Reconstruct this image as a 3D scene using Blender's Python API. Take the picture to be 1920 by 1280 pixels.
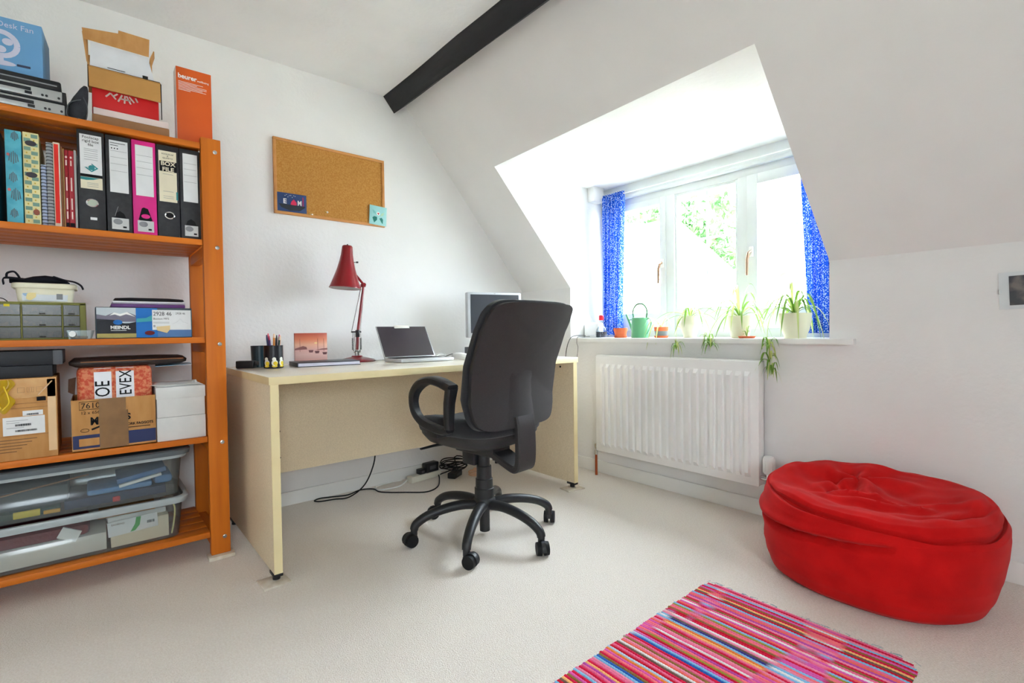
import bpy, bmesh, math, random
from mathutils import Vector, Matrix, Euler, noise

for _o in list(bpy.data.objects):
    bpy.data.objects.remove(_o)
R = math.radians
SC = bpy.context.scene
COL = SC.collection

# ------------------------------------------------------------------ camera
az, pt, ro = R(49.8125), R(-1.2132), R(-0.7746)
_f = Vector((math.cos(az) * math.cos(pt), math.sin(az) * math.cos(pt), math.sin(pt)))
_r = Vector((math.sin(az), -math.cos(az), 0))
_u = _r.cross(_f)
_R = math.cos(ro) * _r + math.sin(ro) * _u
_U = -math.sin(ro) * _r + math.cos(ro) * _u
cam_d = bpy.data.cameras.new('camera')
cam = bpy.data.objects.new('camera', cam_d)
COL.objects.link(cam)
cam.matrix_world = Matrix(((_R.x, _U.x, -_f.x, 0), (_R.y, _U.y, -_f.y, 0), (_R.z, _U.z, -_f.z, 0.88), (0, 0, 0, 1)))
cam_d.sensor_width = 36
cam_d.lens = 929.8 / 1920 * 36
cam_d.clip_start = 0.02
SC.camera = cam

# ------------------------------------------------------------------ world and exposure
SKY = 12.5
W = bpy.data.worlds.new('overcast_sky')
SC.world = W
W.use_nodes = True
_bg = W.node_tree.nodes['Background']
_bg.inputs['Color'].default_value = (0.83, 0.915, 1.0, 1)
# overcast sky: luminance rises from the horizon to three times as much at the zenith
_nt = W.node_tree
_tc = _nt.nodes.new('ShaderNodeTexCoord')
_sx = _nt.nodes.new('ShaderNodeSeparateXYZ')
_nt.links.new(_tc.outputs['Generated'], _sx.inputs[0])
_m1 = _nt.nodes.new('ShaderNodeMath')
_m1.operation = 'MAXIMUM'
_m1.inputs[1].default_value = 0.0
_nt.links.new(_sx.outputs['Z'], _m1.inputs[0])
_m2 = _nt.nodes.new('ShaderNodeMath')
_m2.operation = 'MULTIPLY_ADD'
_m2.inputs[1].default_value = 2 * SKY
_m2.inputs[2].default_value = SKY
_nt.links.new(_m1.outputs[0], _m2.inputs[0])
_nt.links.new(_m2.outputs[0], _bg.inputs['Strength'])
SC.view_settings.view_transform = 'Standard'
SC.view_settings.look = 'None'
SC.view_settings.gamma = 1
SC.view_settings.use_curve_mapping = False
SC.view_settings.exposure = 0.82
SC.cycles.max_bounces = 12
SC.cycles.diffuse_bounces = 8
SC.cycles.glossy_bounces = 4
SC.cycles.transmission_bounces = 8
SC.cycles.transparent_max_bounces = 24

# sunshine on the far side of the house: lights the garden and the roof opposite, never enters the room
_s = bpy.data.lights.new('sun', 'SUN')
_s.energy = 5.0
_s.angle = R(1.0)
_s.color = (1.0, 0.96, 0.9)
sun = bpy.data.objects.new('sun', _s)
COL.objects.link(sun)
sun.rotation_euler = Vector((0.35, -1.0, -1.2)).to_track_quat('-Z', 'Y').to_euler()


def portal(name, loc, rot, sx, sy):
    l = bpy.data.lights.new(name, 'AREA')
    l.shape = 'RECTANGLE'
    l.size, l.size_y = sx, sy
    l.cycles.is_portal = True
    o = bpy.data.objects.new(name, l)
    COL.objects.link(o)
    o.location = loc
    o.rotation_euler = rot
    return o


portal('dormer_window_portal', (2.84, 1.48, 1.30), (0, R(90), 0), 0.95, 1.5)
portal('rear_fill_portal', (-0.45, -1.72, 1.35), (R(90), 0, 0), 0.8, 0.75)  # guides sky sampling through the added rear fill opening


# ------------------------------------------------------------------ helpers
def lin(c):
    def f(v):
        v /= 255.0
        return v / 12.92 if v <= 0.04045 else ((v + 0.055) / 1.055) ** 2.4
    return (f(c[0]), f(c[1]), f(c[2]), 1.0)


MATS = {}


def mat(name, col, rough=0.6, spec=0.4, metal=0.0, bump=0.0, bscale=200.0, col2=None, cscale=20.0, cdet=3.0,
        stretch=(1, 1, 1), lo=0.35, hi=0.65, sheen=0.0, coat=0.0, trans=0.0, emis=0.0):
    """procedural principled material: noise between two colours, noise bump"""
    if name in MATS:
        return MATS[name]
    m = bpy.data.materials.new(name)
    m.use_nodes = True
    nt = m.node_tree
    b = nt.nodes['Principled BSDF']
    b.inputs['Roughness'].default_value = rough
    b.inputs['Specular IOR Level'].default_value = spec
    b.inputs['Metallic'].default_value = metal
    if sheen:
        b.inputs['Sheen Weight'].default_value = sheen
    if coat:
        b.inputs['Coat Weight'].default_value = coat
    tc = nt.nodes.new('ShaderNodeTexCoord')
    mp = nt.nodes.new('ShaderNodeMapping')
    mp.inputs['Scale'].default_value = stretch
    nt.links.new(tc.outputs['Object'], mp.inputs['Vector'])
    n = nt.nodes.new('ShaderNodeTexNoise')
    n.inputs['Scale'].default_value = cscale
    n.inputs['Detail'].default_value = cdet
    nt.links.new(mp.outputs['Vector'], n.inputs['Vector'])
    r = nt.nodes.new('ShaderNodeValToRGB')
    r.color_ramp.elements[0].position = lo
    r.color_ramp.elements[1].position = hi
    c1 = lin(col)
    c2 = lin(col2) if col2 else tuple(min(1, v * 0.94) for v in c1[:3]) + (1,)
    r.color_ramp.elements[0].color = c1
    r.color_ramp.elements[1].color = c2
    nt.links.new(n.outputs['Fac'], r.inputs['Fac'])
    nt.links.new(r.outputs['Color'], b.inputs['Base Color'])
    if bump:
        n2 = nt.nodes.new('ShaderNodeTexNoise')
        n2.inputs['Scale'].default_value = bscale
        n2.inputs['Detail'].default_value = 4
        nt.links.new(mp.outputs['Vector'], n2.inputs['Vector'])
        bp = nt.nodes.new('ShaderNodeBump')
        bp.inputs['Strength'].default_value = bump
        bp.inputs['Distance'].default_value = 0.01
        nt.links.new(n2.outputs['Fac'], bp.inputs['Height'])
        nt.links.new(bp.outputs['Normal'], b.inputs['Normal'])
    MATS[name] = m
    return m


def clear_mat(name, tint, alpha, rough=0.08, haze=(200, 205, 205)):
    """thin see-through sheet: tinted transparency + haze + fresnel gloss"""
    m = bpy.data.materials.new(name)
    m.use_nodes = True
    nt = m.node_tree
    nt.nodes.clear()
    out = nt.nodes.new('ShaderNodeOutputMaterial')
    tr = nt.nodes.new('ShaderNodeBsdfTransparent')
    tr.inputs['Color'].default_value = lin(tint)
    df = nt.nodes.new('ShaderNodeBsdfDiffuse')
    df.inputs['Color'].default_value = lin(haze)
    gl = nt.nodes.new('ShaderNodeBsdfGlossy')
    gl.inputs['Roughness'].default_value = rough
    mx = nt.nodes.new('ShaderNodeMixShader')
    mx.inputs['Fac'].default_value = alpha
    nt.links.new(tr.outputs[0], mx.inputs[1])
    nt.links.new(df.outputs[0], mx.inputs[2])
    lw = nt.nodes.new('ShaderNodeLayerWeight')
    lw.inputs['Blend'].default_value = 0.5
    pw = nt.nodes.new('ShaderNodeMath')
    pw.operation = 'POWER'
    pw.inputs[1].default_value = 5.0
    nt.links.new(lw.outputs['Facing'], pw.inputs[0])
    fr = nt.nodes.new('ShaderNodeMath')
    fr.operation = 'MULTIPLY_ADD'
    fr.inputs[1].default_value = 0.9
    fr.inputs[2].default_value = 0.025
    nt.links.new(pw.outputs[0], fr.inputs[0])
    mx2 = nt.nodes.new('ShaderNodeMixShader')
    nt.links.new(fr.outputs[0], mx2.inputs['Fac'])
    nt.links.new(mx.outputs[0], mx2.inputs[1])
    nt.links.new(gl.outputs[0], mx2.inputs[2])
    nt.links.new(mx2.outputs[0], out.inputs['Surface'])
    MATS[name] = m
    return m


class MB:
    """collects shapes; build() links them as ONE mesh object"""

    def __init__(self):
        self.v = []
        self.f = []

    def add(self, vs, fs, M=None):
        n = len(self.v)
        self.v += [tuple(M @ Vector(p)) if M else tuple(p) for p in vs]
        self.f += [tuple(i + n for i in q) for q in fs]
        return self

    def box(self, x0, x1, y0, y1, z0, z1, M=None):
        vs = [(x0, y0, z0), (x1, y0, z0), (x1, y1, z0), (x0, y1, z0), (x0, y0, z1), (x1, y0, z1), (x1, y1, z1), (x0, y1, z1)]
        fs = [(3, 2, 1, 0), (4, 5, 6, 7), (0, 1, 5, 4), (1, 2, 6, 5), (2, 3, 7, 6), (3, 0, 4, 7)]
        return self.add(vs, fs, M)

    def rbox(self, x0, x1, y0, y1, z0, z1, r=0.005, seg=2, M=None):
        bm = bmesh.new()
        bmesh.ops.create_cube(bm, size=1)
        for v in bm.verts:
            v.co = Vector(((x0 + x1) / 2 + v.co.x * (x1 - x0), (y0 + y1) / 2 + v.co.y * (y1 - y0), (z0 + z1) / 2 + v.co.z * (z1 - z0)))
        bmesh.ops.bevel(bm, geom=list(bm.edges), offset=r, segments=seg, affect='EDGES', profile=0.5)
        bm.verts.index_update()
        self.add([v.co.copy() for v in bm.verts], [[v.index for v in f.verts] for f in bm.faces], M)
        bm.free()
        return self

    def ring(self, c, ax, r, n, ref=None, ry=None):
        ax = Vector(ax).normalized()
        a = ax.cross(Vector(ref) if ref else (Vector((0, 0, 1)) if abs(ax.z) < 0.9 else Vector((1, 0, 0)))).normalized()
        b = ax.cross(a)
        return [Vector(c) + a * (r * math.cos(2 * math.pi * i / n)) + b * ((ry or r) * math.sin(2 * math.pi * i / n)) for i in range(n)]

    def loft(self, rings, cap0=True, cap1=True, closed=False):
        n = len(rings[0])
        vs = [p for q in rings for p in q]
        fs = []
        m = len(rings)
        for k in range(m if closed else m - 1):
            k2 = (k + 1) % m
            for i in range(n):
                j = (i + 1) % n
                fs.append((k * n + i, k * n + j, k2 * n + j, k2 * n + i))
        if not closed:
            if cap0:
                fs.append(tuple(reversed(range(n))))
            if cap1:
                fs.append(tuple((m - 1) * n + i for i in range(n)))
        return self.add(vs, fs)

    def cyl(self, p0, p1, r0, r1=None, n=16, cap=True):
        p0, p1 = Vector(p0), Vector(p1)
        ax = p1 - p0
        return self.loft([self.ring(p0, ax, r0, n), self.ring(p1, ax, r0 if r1 is None else r1, n)], cap, cap)

    def tube(self, pts, r, n=8, cap=True, ref=None, ry=None):
        pts = [Vector(p) for p in pts]
        rs = r if isinstance(r, (list, tuple)) else [r] * len(pts)
        rys = ry if isinstance(ry, (list, tuple)) else [ry] * len(pts)
        rings = []
        pa = None
        for i, p in enumerate(pts):
            t = (pts[min(i + 1, len(pts) - 1)] - pts[max(i - 1, 0)]).normalized()
            if ref is not None:
                a = t.cross(Vector(ref)).normalized()
            elif pa is None:
                a = t.cross(Vector((0, 0, 1)) if abs(t.z) < 0.9 else Vector((1, 0, 0))).normalized()
            else:
                a = (pa - t * pa.dot(t)).normalized()
            pa = a
            b = t.cross(a)
            r2 = rys[i] or rs[i]
            rings.append([p + a * (rs[i] * math.cos(2 * math.pi * k / n)) + b * (r2 * math.sin(2 * math.pi * k / n)) for k in range(n)])
        return self.loft(rings, cap, cap)

    def strap(self, pts, w, t, side, rr=0.25):
        """rounded-rectangle section swept along pts; side = width direction"""
        pts = [Vector(p) for p in pts]
        side = Vector(side).normalized()
        rings = []
        for i, p in enumerate(pts):
            d = (pts[min(i + 1, len(pts) - 1)] - pts[max(i - 1, 0)]).normalized()
            nn = side.cross(d).normalized()
            wi = w[i] if isinstance(w, (list, tuple)) else w
            ti = t[i] if isinstance(t, (list, tuple)) else t
            h, k = wi / 2, ti / 2
            c = min(h, k) * 2 * rr
            sec = [(-h + c, -k), (h - c, -k), (h, -k + c), (h, k - c), (h - c, k), (-h + c, k), (-h, k - c), (-h, -k + c)]
            rings.append([p + side * a + nn * b for a, b in sec])
        return self.loft(rings)

    def lathe(self, prof, c=(0, 0, 0), n=24, cap0=False, cap1=False, M=None, closed=False):
        rings = []
        for r, z in prof:
            rr = [Vector((c[0] + r * math.cos(2 * math.pi * i / n), c[1] + r * math.sin(2 * math.pi * i / n), c[2] + z)) for i in range(n)]
            rings.append([M @ p for p in rr] if M else rr)
        return self.loft(rings, cap0, cap1, closed)

    def prism(self, poly, z0, z1, M=None):
        n = len(poly)
        vs = [(x, y, z0) for x, y in poly] + [(x, y, z1) for x, y in poly]
        fs = [tuple(reversed(range(n))), tuple(range(n, 2 * n))] + [(i, (i + 1) % n, n + (i + 1) % n, n + i) for i in range(n)]
        return self.add(vs, fs, M)

    def grid(self, fn, nu, nv, wrapu=False):
        vs = [fn(i / (nu if wrapu else nu - 1), j / (nv - 1)) for j in range(nv) for i in range(nu)]
        fs = []
        for j in range(nv - 1):
            for i in range(nu if wrapu else nu - 1):
                i2 = (i + 1) % nu
                fs.append((j * nu + i, j * nu + i2, (j + 1) * nu + i2, (j + 1) * nu + i))
        return self.add(vs, fs)

    def mesh(self, name, ang=35):
        me = bpy.data.meshes.new(name)
        me.from_pydata([tuple(p) for p in self.v], [], [tuple(q) for q in self.f])
        bm = bmesh.new()
        bm.from_mesh(me)
        bmesh.ops.recalc_face_normals(bm, faces=bm.faces)
        bm.to_mesh(me)
        bm.free()
        if ang:
            me.polygons.foreach_set('use_smooth', [True] * len(me.polygons))
            me.set_sharp_from_angle(angle=R(ang))
        return me

    def build(self, name, m, parent=None, ang=35):
        me = self.mesh(name, ang)
        me.materials.append(m)
        o = bpy.data.objects.new(name, me)
        COL.objects.link(o)
        if parent:
            o.parent = parent
        return o


def tag(o, label, cat, group=None):
    o['label'] = label
    o['category'] = cat
    if group:
        o['group'] = group
    return o


def thing(name, label, cat, loc=(0, 0, 0), rz=0.0, group=None):
    o = bpy.data.objects.new(name, None)
    o.empty_display_size = 0.05
    COL.objects.link(o)
    o.location = loc
    o.rotation_euler = (0, 0, R(rz))
    return tag(o, label, cat, group)


def struct(o):
    o['kind'] = 'structure'
    return o


def dup(o, parent=None):
    c = o.copy()
    COL.objects.link(c)
    c.parent = parent
    return c


def lettering(s, size, loc, rot, m, parent, align='LEFT', name='lettering', ex=0.0003, sx=1.0, bold=0.0):
    cu = bpy.data.curves.new(name, 'FONT')
    cu.body = s
    cu.size = size
    cu.align_x = align
    cu.extrude = ex
    cu.offset = bold
    cu.resolution_u = 3
    t = bpy.data.objects.new('tmp', cu)
    COL.objects.link(t)
    dg = bpy.context.evaluated_depsgraph_get()
    me = bpy.data.meshes.new_from_object(t.evaluated_get(dg))
    bpy.data.objects.remove(t)
    bpy.data.curves.remove(cu)
    me.name = name
    me.materials.clear()
    me.materials.append(m)
    o = bpy.data.objects.new(name, me)
    COL.objects.link(o)
    o.parent = parent
    o.location = loc
    o.rotation_euler = rot
    o.scale = (sx, 1, 1)
    return o


FRONT = (R(90), 0, 0)      # lettering that faces the -Y side of the room


def catmull(pts, k=6, closed=False):
    pts = [Vector(p) for p in pts]
    out = []
    n = len(pts)
    for i in range(n if closed else n - 1):
        p0 = pts[(i - 1) % n] if closed else pts[max(i - 1, 0)]
        p1 = pts[i]
        p2 = pts[(i + 1) % n]
        p3 = pts[(i + 2) % n] if closed else pts[min(i + 2, n - 1)]
        for j in range(k):
            t = j / k
            out.append(0.5 * ((2 * p1) + (p2 - p0) * t + (2 * p0 - 5 * p1 + 4 * p2 - p3) * t * t + (3 * p1 - p0 - 3 * p2 + p3) * t ** 3))
    if not closed:
        out.append(pts[-1])
    return out


# ------------------------------------------------------------------ materials
wall_m = mat('painted_plaster', (238, 237, 236), 0.85, 0.2, bump=0.13, bscale=60, col2=(234, 233, 232), cscale=3)
ceil_m = mat('ceiling_paint', (240, 240, 239), 0.9, 0.15, bump=0.15, bscale=45, cscale=3)
carpet_m = mat('beige_carpet', (247, 239, 230), 0.98, 0.05, bump=0.7, bscale=260, col2=(238, 228, 217), cscale=170, cdet=2, sheen=0.2)
gloss_white = mat('white_gloss_paint', (242, 242, 240), 0.35, 0.5, col2=(238, 238, 236), cscale=4)
upvc = mat('white_window_plastic', (222, 226, 226), 0.3, 0.5, cscale=5)
beam_m = mat('charcoal_timber', (52, 52, 55), 0.7, 0.3, bump=0.5, bscale=30, col2=(40, 40, 43), cscale=12, stretch=(1, 0.15, 1))


def wood(name, stretch):
    return mat(name, (214, 118, 28), 0.48, 0.3, bump=0.06, bscale=40, col2=(184, 92, 18), cscale=26, cdet=5, stretch=stretch, lo=0.3, hi=0.75)


wood_x = wood('orange_pine_along', (0.06, 1, 1))
wood_z = wood('orange_pine_upright', (1, 1, 0.06))
wood_y = wood('orange_pine_across', (1, 0.06, 1))
steel = mat('brushed_steel', (190, 190, 188), 0.3, 0.5, 1.0)
chrome = mat('chrome', (215, 215, 215), 0.12, 0.5, 1.0)
black_pl = mat('black_plastic', (34, 35, 38), 0.42, 0.45, bump=0.05, bscale=900, col2=(28, 29, 32))
black_rub = mat('black_rubber', (22, 22, 24), 0.6, 0.3)
white_pl = mat('white_plastic', (240, 240, 238), 0.4, 0.5)
paper = mat('white_paper', (238, 238, 236), 0.8, 0.2)
ink = mat('black_ink', (25, 25, 28), 0.7, 0.2)
card = mat('brown_cardboard', (196, 146, 92), 0.85, 0.15, col2=(184, 133, 80), cscale=40, stretch=(1, 1, 0.2))
glass_m = clear_mat('window_glass', (252, 254, 254), 0.0, 0.02)
clear_pl = clear_mat('clear_tub_plastic', (246, 249, 249), 0.06, 0.12, (205, 212, 214))

# ------------------------------------------------------------------ room shell
XW, YB, XL, YR, ZC, ZK, SL = 2.38, 2.69, -1.9, -1.7, 2.25, 1.157, 1.17
XS = XW - (ZC - ZK) / SL      # where the slope meets the flat ceiling
T = 0.12

struct(MB().box(XL - T, XW + T, YR - T, YB + T, -0.12, 0).build('floor', carpet_m, ang=0))
struct(MB().box(XL - T, XW + 0.02, YB, YB + T, 0, ZC + 0.1).build('wall_back', wall_m, ang=0))
struct(MB().box(XL - T, XL, YR - T, YB + T, 0, ZC + 0.1).build('wall_left', wall_m, ang=0))
struct(MB().box(XL, XS + 0.06, YR, YB, ZC, ZC + 0.1).build('ceiling', ceil_m, ang=0))
# knee wall below the slope, open at the dormer
kw = MB().box(XW, XW + T, YR - T, 0.736, 0, ZK).box(XW, XW + T, 2.222, YB + T, 0, ZK).box(XW, XW + T, 0.736, 2.222, 0, 0.806)
struct(kw.build('wall_window', wall_m, ang=0))
# rear gable wall, out of view, with an opening added for fill light
RX0, RX1, RZ0, RZ1 = -0.85, -0.05, 0.975, 1.725
rw = MB().box(XL, RX0, YR - T, YR, 0, ZC + 0.1).box(RX1, XW + T, YR - T, YR, 0, ZC + 0.1).box(RX0, RX1, YR - T, YR, 0, RZ0).box(RX0, RX1, YR - T, YR, RZ1, ZC + 0.1)
struct(rw.build('wall_rear', wall_m, ang=0))


def slope_pt(x, y, off=0.0):
    n = Vector((SL, 0, 1)).normalized()
    return Vector((x, y, ZK + (XW - x) * SL)) + n * off


sl = MB()
for poly in ([(XW, YB + T), (XW, 2.222), (1.801, 2.269), (XS, 2.269), (XS, YB + T)],
             [(1.801, 2.269), (1.776, 0.778), (XS, 0.778), (XS, 2.269)],
             [(XW, 0.736), (XW, YR - T), (XS, YR - T), (XS, 0.778), (1.776, 0.778)]):
    n = len(poly)
    vs = [slope_pt(x, y) for x, y in poly] + [slope_pt(x, y, 0.1) for x, y in poly]
    sl.add(vs, [tuple(range(n)), tuple(reversed(range(n, 2 * n)))] + [(i, n + i, n + (i + 1) % n, (i + 1) % n) for i in range(n)])
struct(sl.build('ceiling_slope', wall_m, ang=0))


def slab(name, quad, off, m):
    off = Vector(off)
    vs = [Vector(p) for p in quad]
    n = len(vs)
    vs = vs + [p + off for p in vs]
    o = MB().add(vs, [tuple(range(n)), tuple(reversed(range(n, 2 * n)))] + [(i, n + i, n + (i + 1) % n, (i + 1) % n) for i in range(n)]).build(name, m, ang=0)
    return struct(o)


slab('wall_dormer_left', [(XW + 0.012, 2.222, 0.80), (XW + 0.012, 2.222, 1.157), (1.813, 2.269, 1.834), (2.76, 2.262, 1.85), (2.76, 2.235, 0.80)], (0, 0.09, 0), wall_m)
slab('wall_dormer_right', [(XW + 0.012, 0.736, 0.80), (XW + 0.012, 0.736, 1.157), (1.788, 0.778, 1.864), (2.76, 0.752, 1.85), (2.76, 0.738, 0.80)], (0, -0.09, 0), wall_m)
slab('ceiling_dormer', [(1.801, 2.269, 1.834), (1.776, 0.778, 1.864), (2.83, 0.70, 1.85), (2.83, 2.32, 1.85)], (0, 0, 0.09), ceil_m)
struct(MB().rbox(2.60, 2.70, 2.20, 2.258, 1.75, 1.85, 0.004).build('trim_corner_boxing', wall_m))

# beam along the edge of the flat ceiling
bm_ = MB()
rings = []
for k in range(41):
    y = YR - 0.02 + (YB + 0.01 - YR + 0.02) * k / 40
    w = lambda i: 0.006 * noise.noise(Vector((i * 3.1, y * 2.3, 0)))
    rings.append([Vector((1.316 + w(1), y, 2.256)), Vector((1.386 + w(2), y, 2.170 + w(3))), Vector((1.468 + w(4), y, 2.240)), Vector((1.40, y, 2.33))])
bm_.loft(rings)
struct(bm_.build('trim_ceiling_beam', beam_m, ang=30))

# skirting boards
struct(MB().rbox(XL, XW, YB - 0.014, YB, 0, 0.07, 0.004).build('baseboard_back', gloss_white))
struct(MB().rbox(XW - 0.014, XW, YR, YB - 0.014, 0, 0.075, 0.004).build('baseboard_window', gloss_white))
# window board
sp = [(2.345, 0.640), (2.380, 0.640), (2.380, 0.736), (2.76, 0.738), (2.76, 2.238), (2.380, 2.224), (2.345, 2.224)]
struct(MB().prism(sp, 0.806, 0.829).build('trim_windowsill', gloss_white, ang=0))

# ------------------------------------------------------------------ dormer window
handle_m = mat('bronze_handle', (150, 118, 92), 0.35, 0.5, 0.6)
w1 = bpy.data.objects.new('window_1', None)
COL.objects.link(w1)
w1.location = (2.75, 1.49, 0.83)
struct(w1)


def L(y, z):
    return y - 1.49, z - 0.83


def frame_mb(mb, y0, y1, z0, z1, w, x0, x1):
    y0, z0 = L(y0, z0)
    y1, z1 = L(y1, z1)
    mb.rbox(x0, x1, y0, y0 + w, z0, z1, 0.004).rbox(x0, x1, y1 - w, y1, z0, z1, 0.004)
    mb.rbox(x0, x1, y0 + w, y1 - w, z0, z0 + w, 0.004).rbox(x0, x1, y0 + w, y1 - w, z1 - w, z1, 0.004)
    return mb


MB().box(0.0, 0.07, *[L(v, 0)[0] for v in (0.70, 2.30)], *[L(0, v)[1] for v in (1.765, 1.86)]).build('fascia', upvc, w1, 0)
MB().rbox(-0.022, 0.05, *[L(v, 0)[0] for v in (0.73, 2.265)], *[L(0, v)[1] for v in (1.752, 1.772)], 0.004).build('ledge', upvc, w1)
frame_mb(MB(), 0.735, 2.262, 0.828, 1.755, 0.048, 0.005, 0.075).build('frame', upvc, w1)
for ya in (1.245, 1.695):
    MB().rbox(0.003, 0.077, *[L(v, 0)[0] for v in (ya, ya + 0.058)], *[L(0, v)[1] for v in (0.87, 1.71)], 0.004).build('mullion', upvc, w1)
for (ya, yb, za, zb, sw, hy) in ((1.752, 2.215, 0.872, 1.709, 0.042, 1.773), (1.301, 1.697, 0.872, 1.709, 0.018, None), (0.782, 1.247, 0.872, 1.709, 0.056, 1.222)):
    s = frame_mb(MB(), ya, yb, za, zb, sw, -0.006 if hy else 0.012, 0.06).build('sash', upvc, w1)
    if hy is None:
        MB().rbox(0.009, 0.0605, *[L(v, 0)[0] for v in (ya + 0.002, yb - 0.002)], *[L(0, v)[1] for v in (0.874, 1.005)], 0.004).build('bottom_rail', upvc, s)
        z0g = 1.0
    else:
        MB().rbox(-0.009, 0.0605, *[L(v, 0)[0] for v in (ya + 0.002, yb - 0.002)], *[L(0, v)[1] for v in (0.874, 0.985)], 0.004).build('bottom_rail', upvc, s)
        z0g = 0.98
    g0, g1 = L(ya + sw - 0.004, 0)[0], L(yb - sw + 0.004, 0)[0]
    MB().box(0.030, 0.034, g0, g1, *[L(0, v)[1] for v in (z0g, zb - sw + 0.004)]).build('pane', glass_m, s, 0)
    gasket = MB()
    frame_mb(gasket, ya + sw - 0.004, yb - sw + 0.004, z0g, zb - sw + 0.004, 0.004, 0.022, 0.036)
    gasket.build('gasket', mat('grey_gasket', (150, 148, 146), 0.7, 0.2), s)
    gb = 0.0025 if hy else 0.006
    for zz in (1.145, 1.415):
        MB().rbox(0.036, 0.046, g0, g1, *[L(0, v)[1] for v in (zz - gb, zz + gb)], 0.001).build('glazing_bar', upvc, s)
    MB().rbox(0.0365, 0.0472, (g0 + g1) / 2 - gb, (g0 + g1) / 2 + gb, *[L(0, v)[1] for v in (z0g, zb - sw)], 0.001).build('glazing_bar', upvc, s)
    if hy:
        hy0 = L(hy, 0)[0]
        hz = L(0, 1.30)[1]
        h = MB().rbox(-0.016, -0.006, hy0 - 0.011, hy0 + 0.011, hz - 0.035, hz + 0.02, 0.003).build('handle_plate', white_pl, s)
        MB().tube([(-0.016, hy0, hz - 0.005), (-0.034, hy0 + 0.004, hz - 0.015), (-0.042, hy0 + 0.008, hz - 0.05), (-0.036, hy0 + 0.012, hz - 0.135)], [0.007, 0.008, 0.008, 0.006], 8).build('handle', handle_m, s)

# unseen window added behind the camera, sized and placed for fill light
w2 = bpy.data.objects.new('added_fill_window', None)
COL.objects.link(w2)
w2.location = ((RX0 + RX1) / 2, YR - 0.06, RZ0)
struct(w2)
f2 = MB()
hw2, hh2 = (RX1 - RX0) / 2, RZ1 - RZ0
for a, b, c, d in ((-hw2, -hw2 + 0.05, 0, hh2), (hw2 - 0.05, hw2, 0, hh2), (-hw2 + 0.05, hw2 - 0.05, 0, 0.05), (-hw2 + 0.05, hw2 - 0.05, hh2 - 0.05, hh2)):
    f2.rbox(a, b, -0.035, 0.035, c, d, 0.004)
f2.build('frame', upvc, w2)
MB().box(-hw2 + 0.05, hw2 - 0.05, -0.003, 0.003, 0.05, hh2 - 0.05).build('pane', glass_m, w2, 0)

# ------------------------------------------------------------------ outside
struct(MB().box(-40, 40, -40, 40, -2.72, -2.6).build('ground', mat('pale_gravel_yard', (198, 194, 184), 0.95, 0.1, col2=(176, 176, 160), cscale=1.5), ang=0))
roof_m = mat('weathered_clay_tiles', (205, 190, 178), 0.9, 0.1, col2=(170, 150, 138), cscale=6)
brick_m = mat('pale_brickwork', (190, 165, 145), 0.9, 0.1, col2=(150, 125, 105), cscale=9)
nh = thing('neighbouring_house', 'neighbouring house with a pale tiled hip roof seen through the window', 'house', (8, 3.5, -2.6))
MB().prism([(0.35, 0.4), (6.0, 3.8), (6.0, 12), (0.35, 12)], 0, 3.75).build('wall', brick_m, nh, 0)
e0, e1, r0, r1 = Vector((0, -0.1, 3.8)), Vector((0, 12.4, 3.8)), Vector((3, 3.4, 6.2)), Vector((3, 12.4, 6.2))
b0 = Vector((6.3, 3.4, 3.8))
NC = 22
for k in range(NC):
    t0, t1 = k / NC, (k + 1.12) / NC
    pa, pb = e0.lerp(r0, t0), e1.lerp(r1, t0)
    pc, pd = e1.lerp(r1, min(t1, 1)), e0.lerp(r0, min(t1, 1))
    up = Vector((-0.55, 0, 0.8)).normalized()
    mb = MB().add([pa + up * 0.05, pb + up * 0.05, pc + up * 0.012, pd + up * 0.012, pa, pb, pc, pd],
                  [(0, 1, 2, 3), (7, 6, 5, 4), (0, 4, 5, 1), (1, 5, 6, 2), (2, 6, 7, 3), (3, 7, 4, 0)])
    mb.build('tile_course', roof_m, nh, 0)
MB().add([e0, r0, b0, r1, Vector((6.3, 12.4, 3.8))], [(0, 1, 2), (2, 1, 3, 4)]).build('roof_far_side', roof_m, nh, 0)
MB().tube([e0 + Vector((0, 0, 0.05)), r0 + Vector((0, 0, 0.06))], 0.09, 8).build('hip_ridge', roof_m, nh)
MB().tube([(-0.06, -0.1, 3.74), (-0.06, 12.4, 3.74)], 0.06, 8).build('gutter', mat('grey_gutter', (95, 98, 102), 0.5), nh)
for yy in (4.6, 7.5):
    wn = MB().box(0.30, 0.37, yy - 0.55, yy + 0.55, 2.1, 3.2).build('window', upvc, nh, 0)
    MB().box(0.285, 0.30, yy - 0.48, yy + 0.48, 2.17, 3.13).build('pane', mat('dark_pane', (70, 78, 84), 0.1), wn, 0)

leaf_m = mat('tree_leaf', (66, 104, 60), 0.7, 0.1, col2=(84, 120, 70), cscale=2.0)
bark_m = mat('bark', (92, 78, 62), 0.9, 0.1, bump=0.6, bscale=20)


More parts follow.
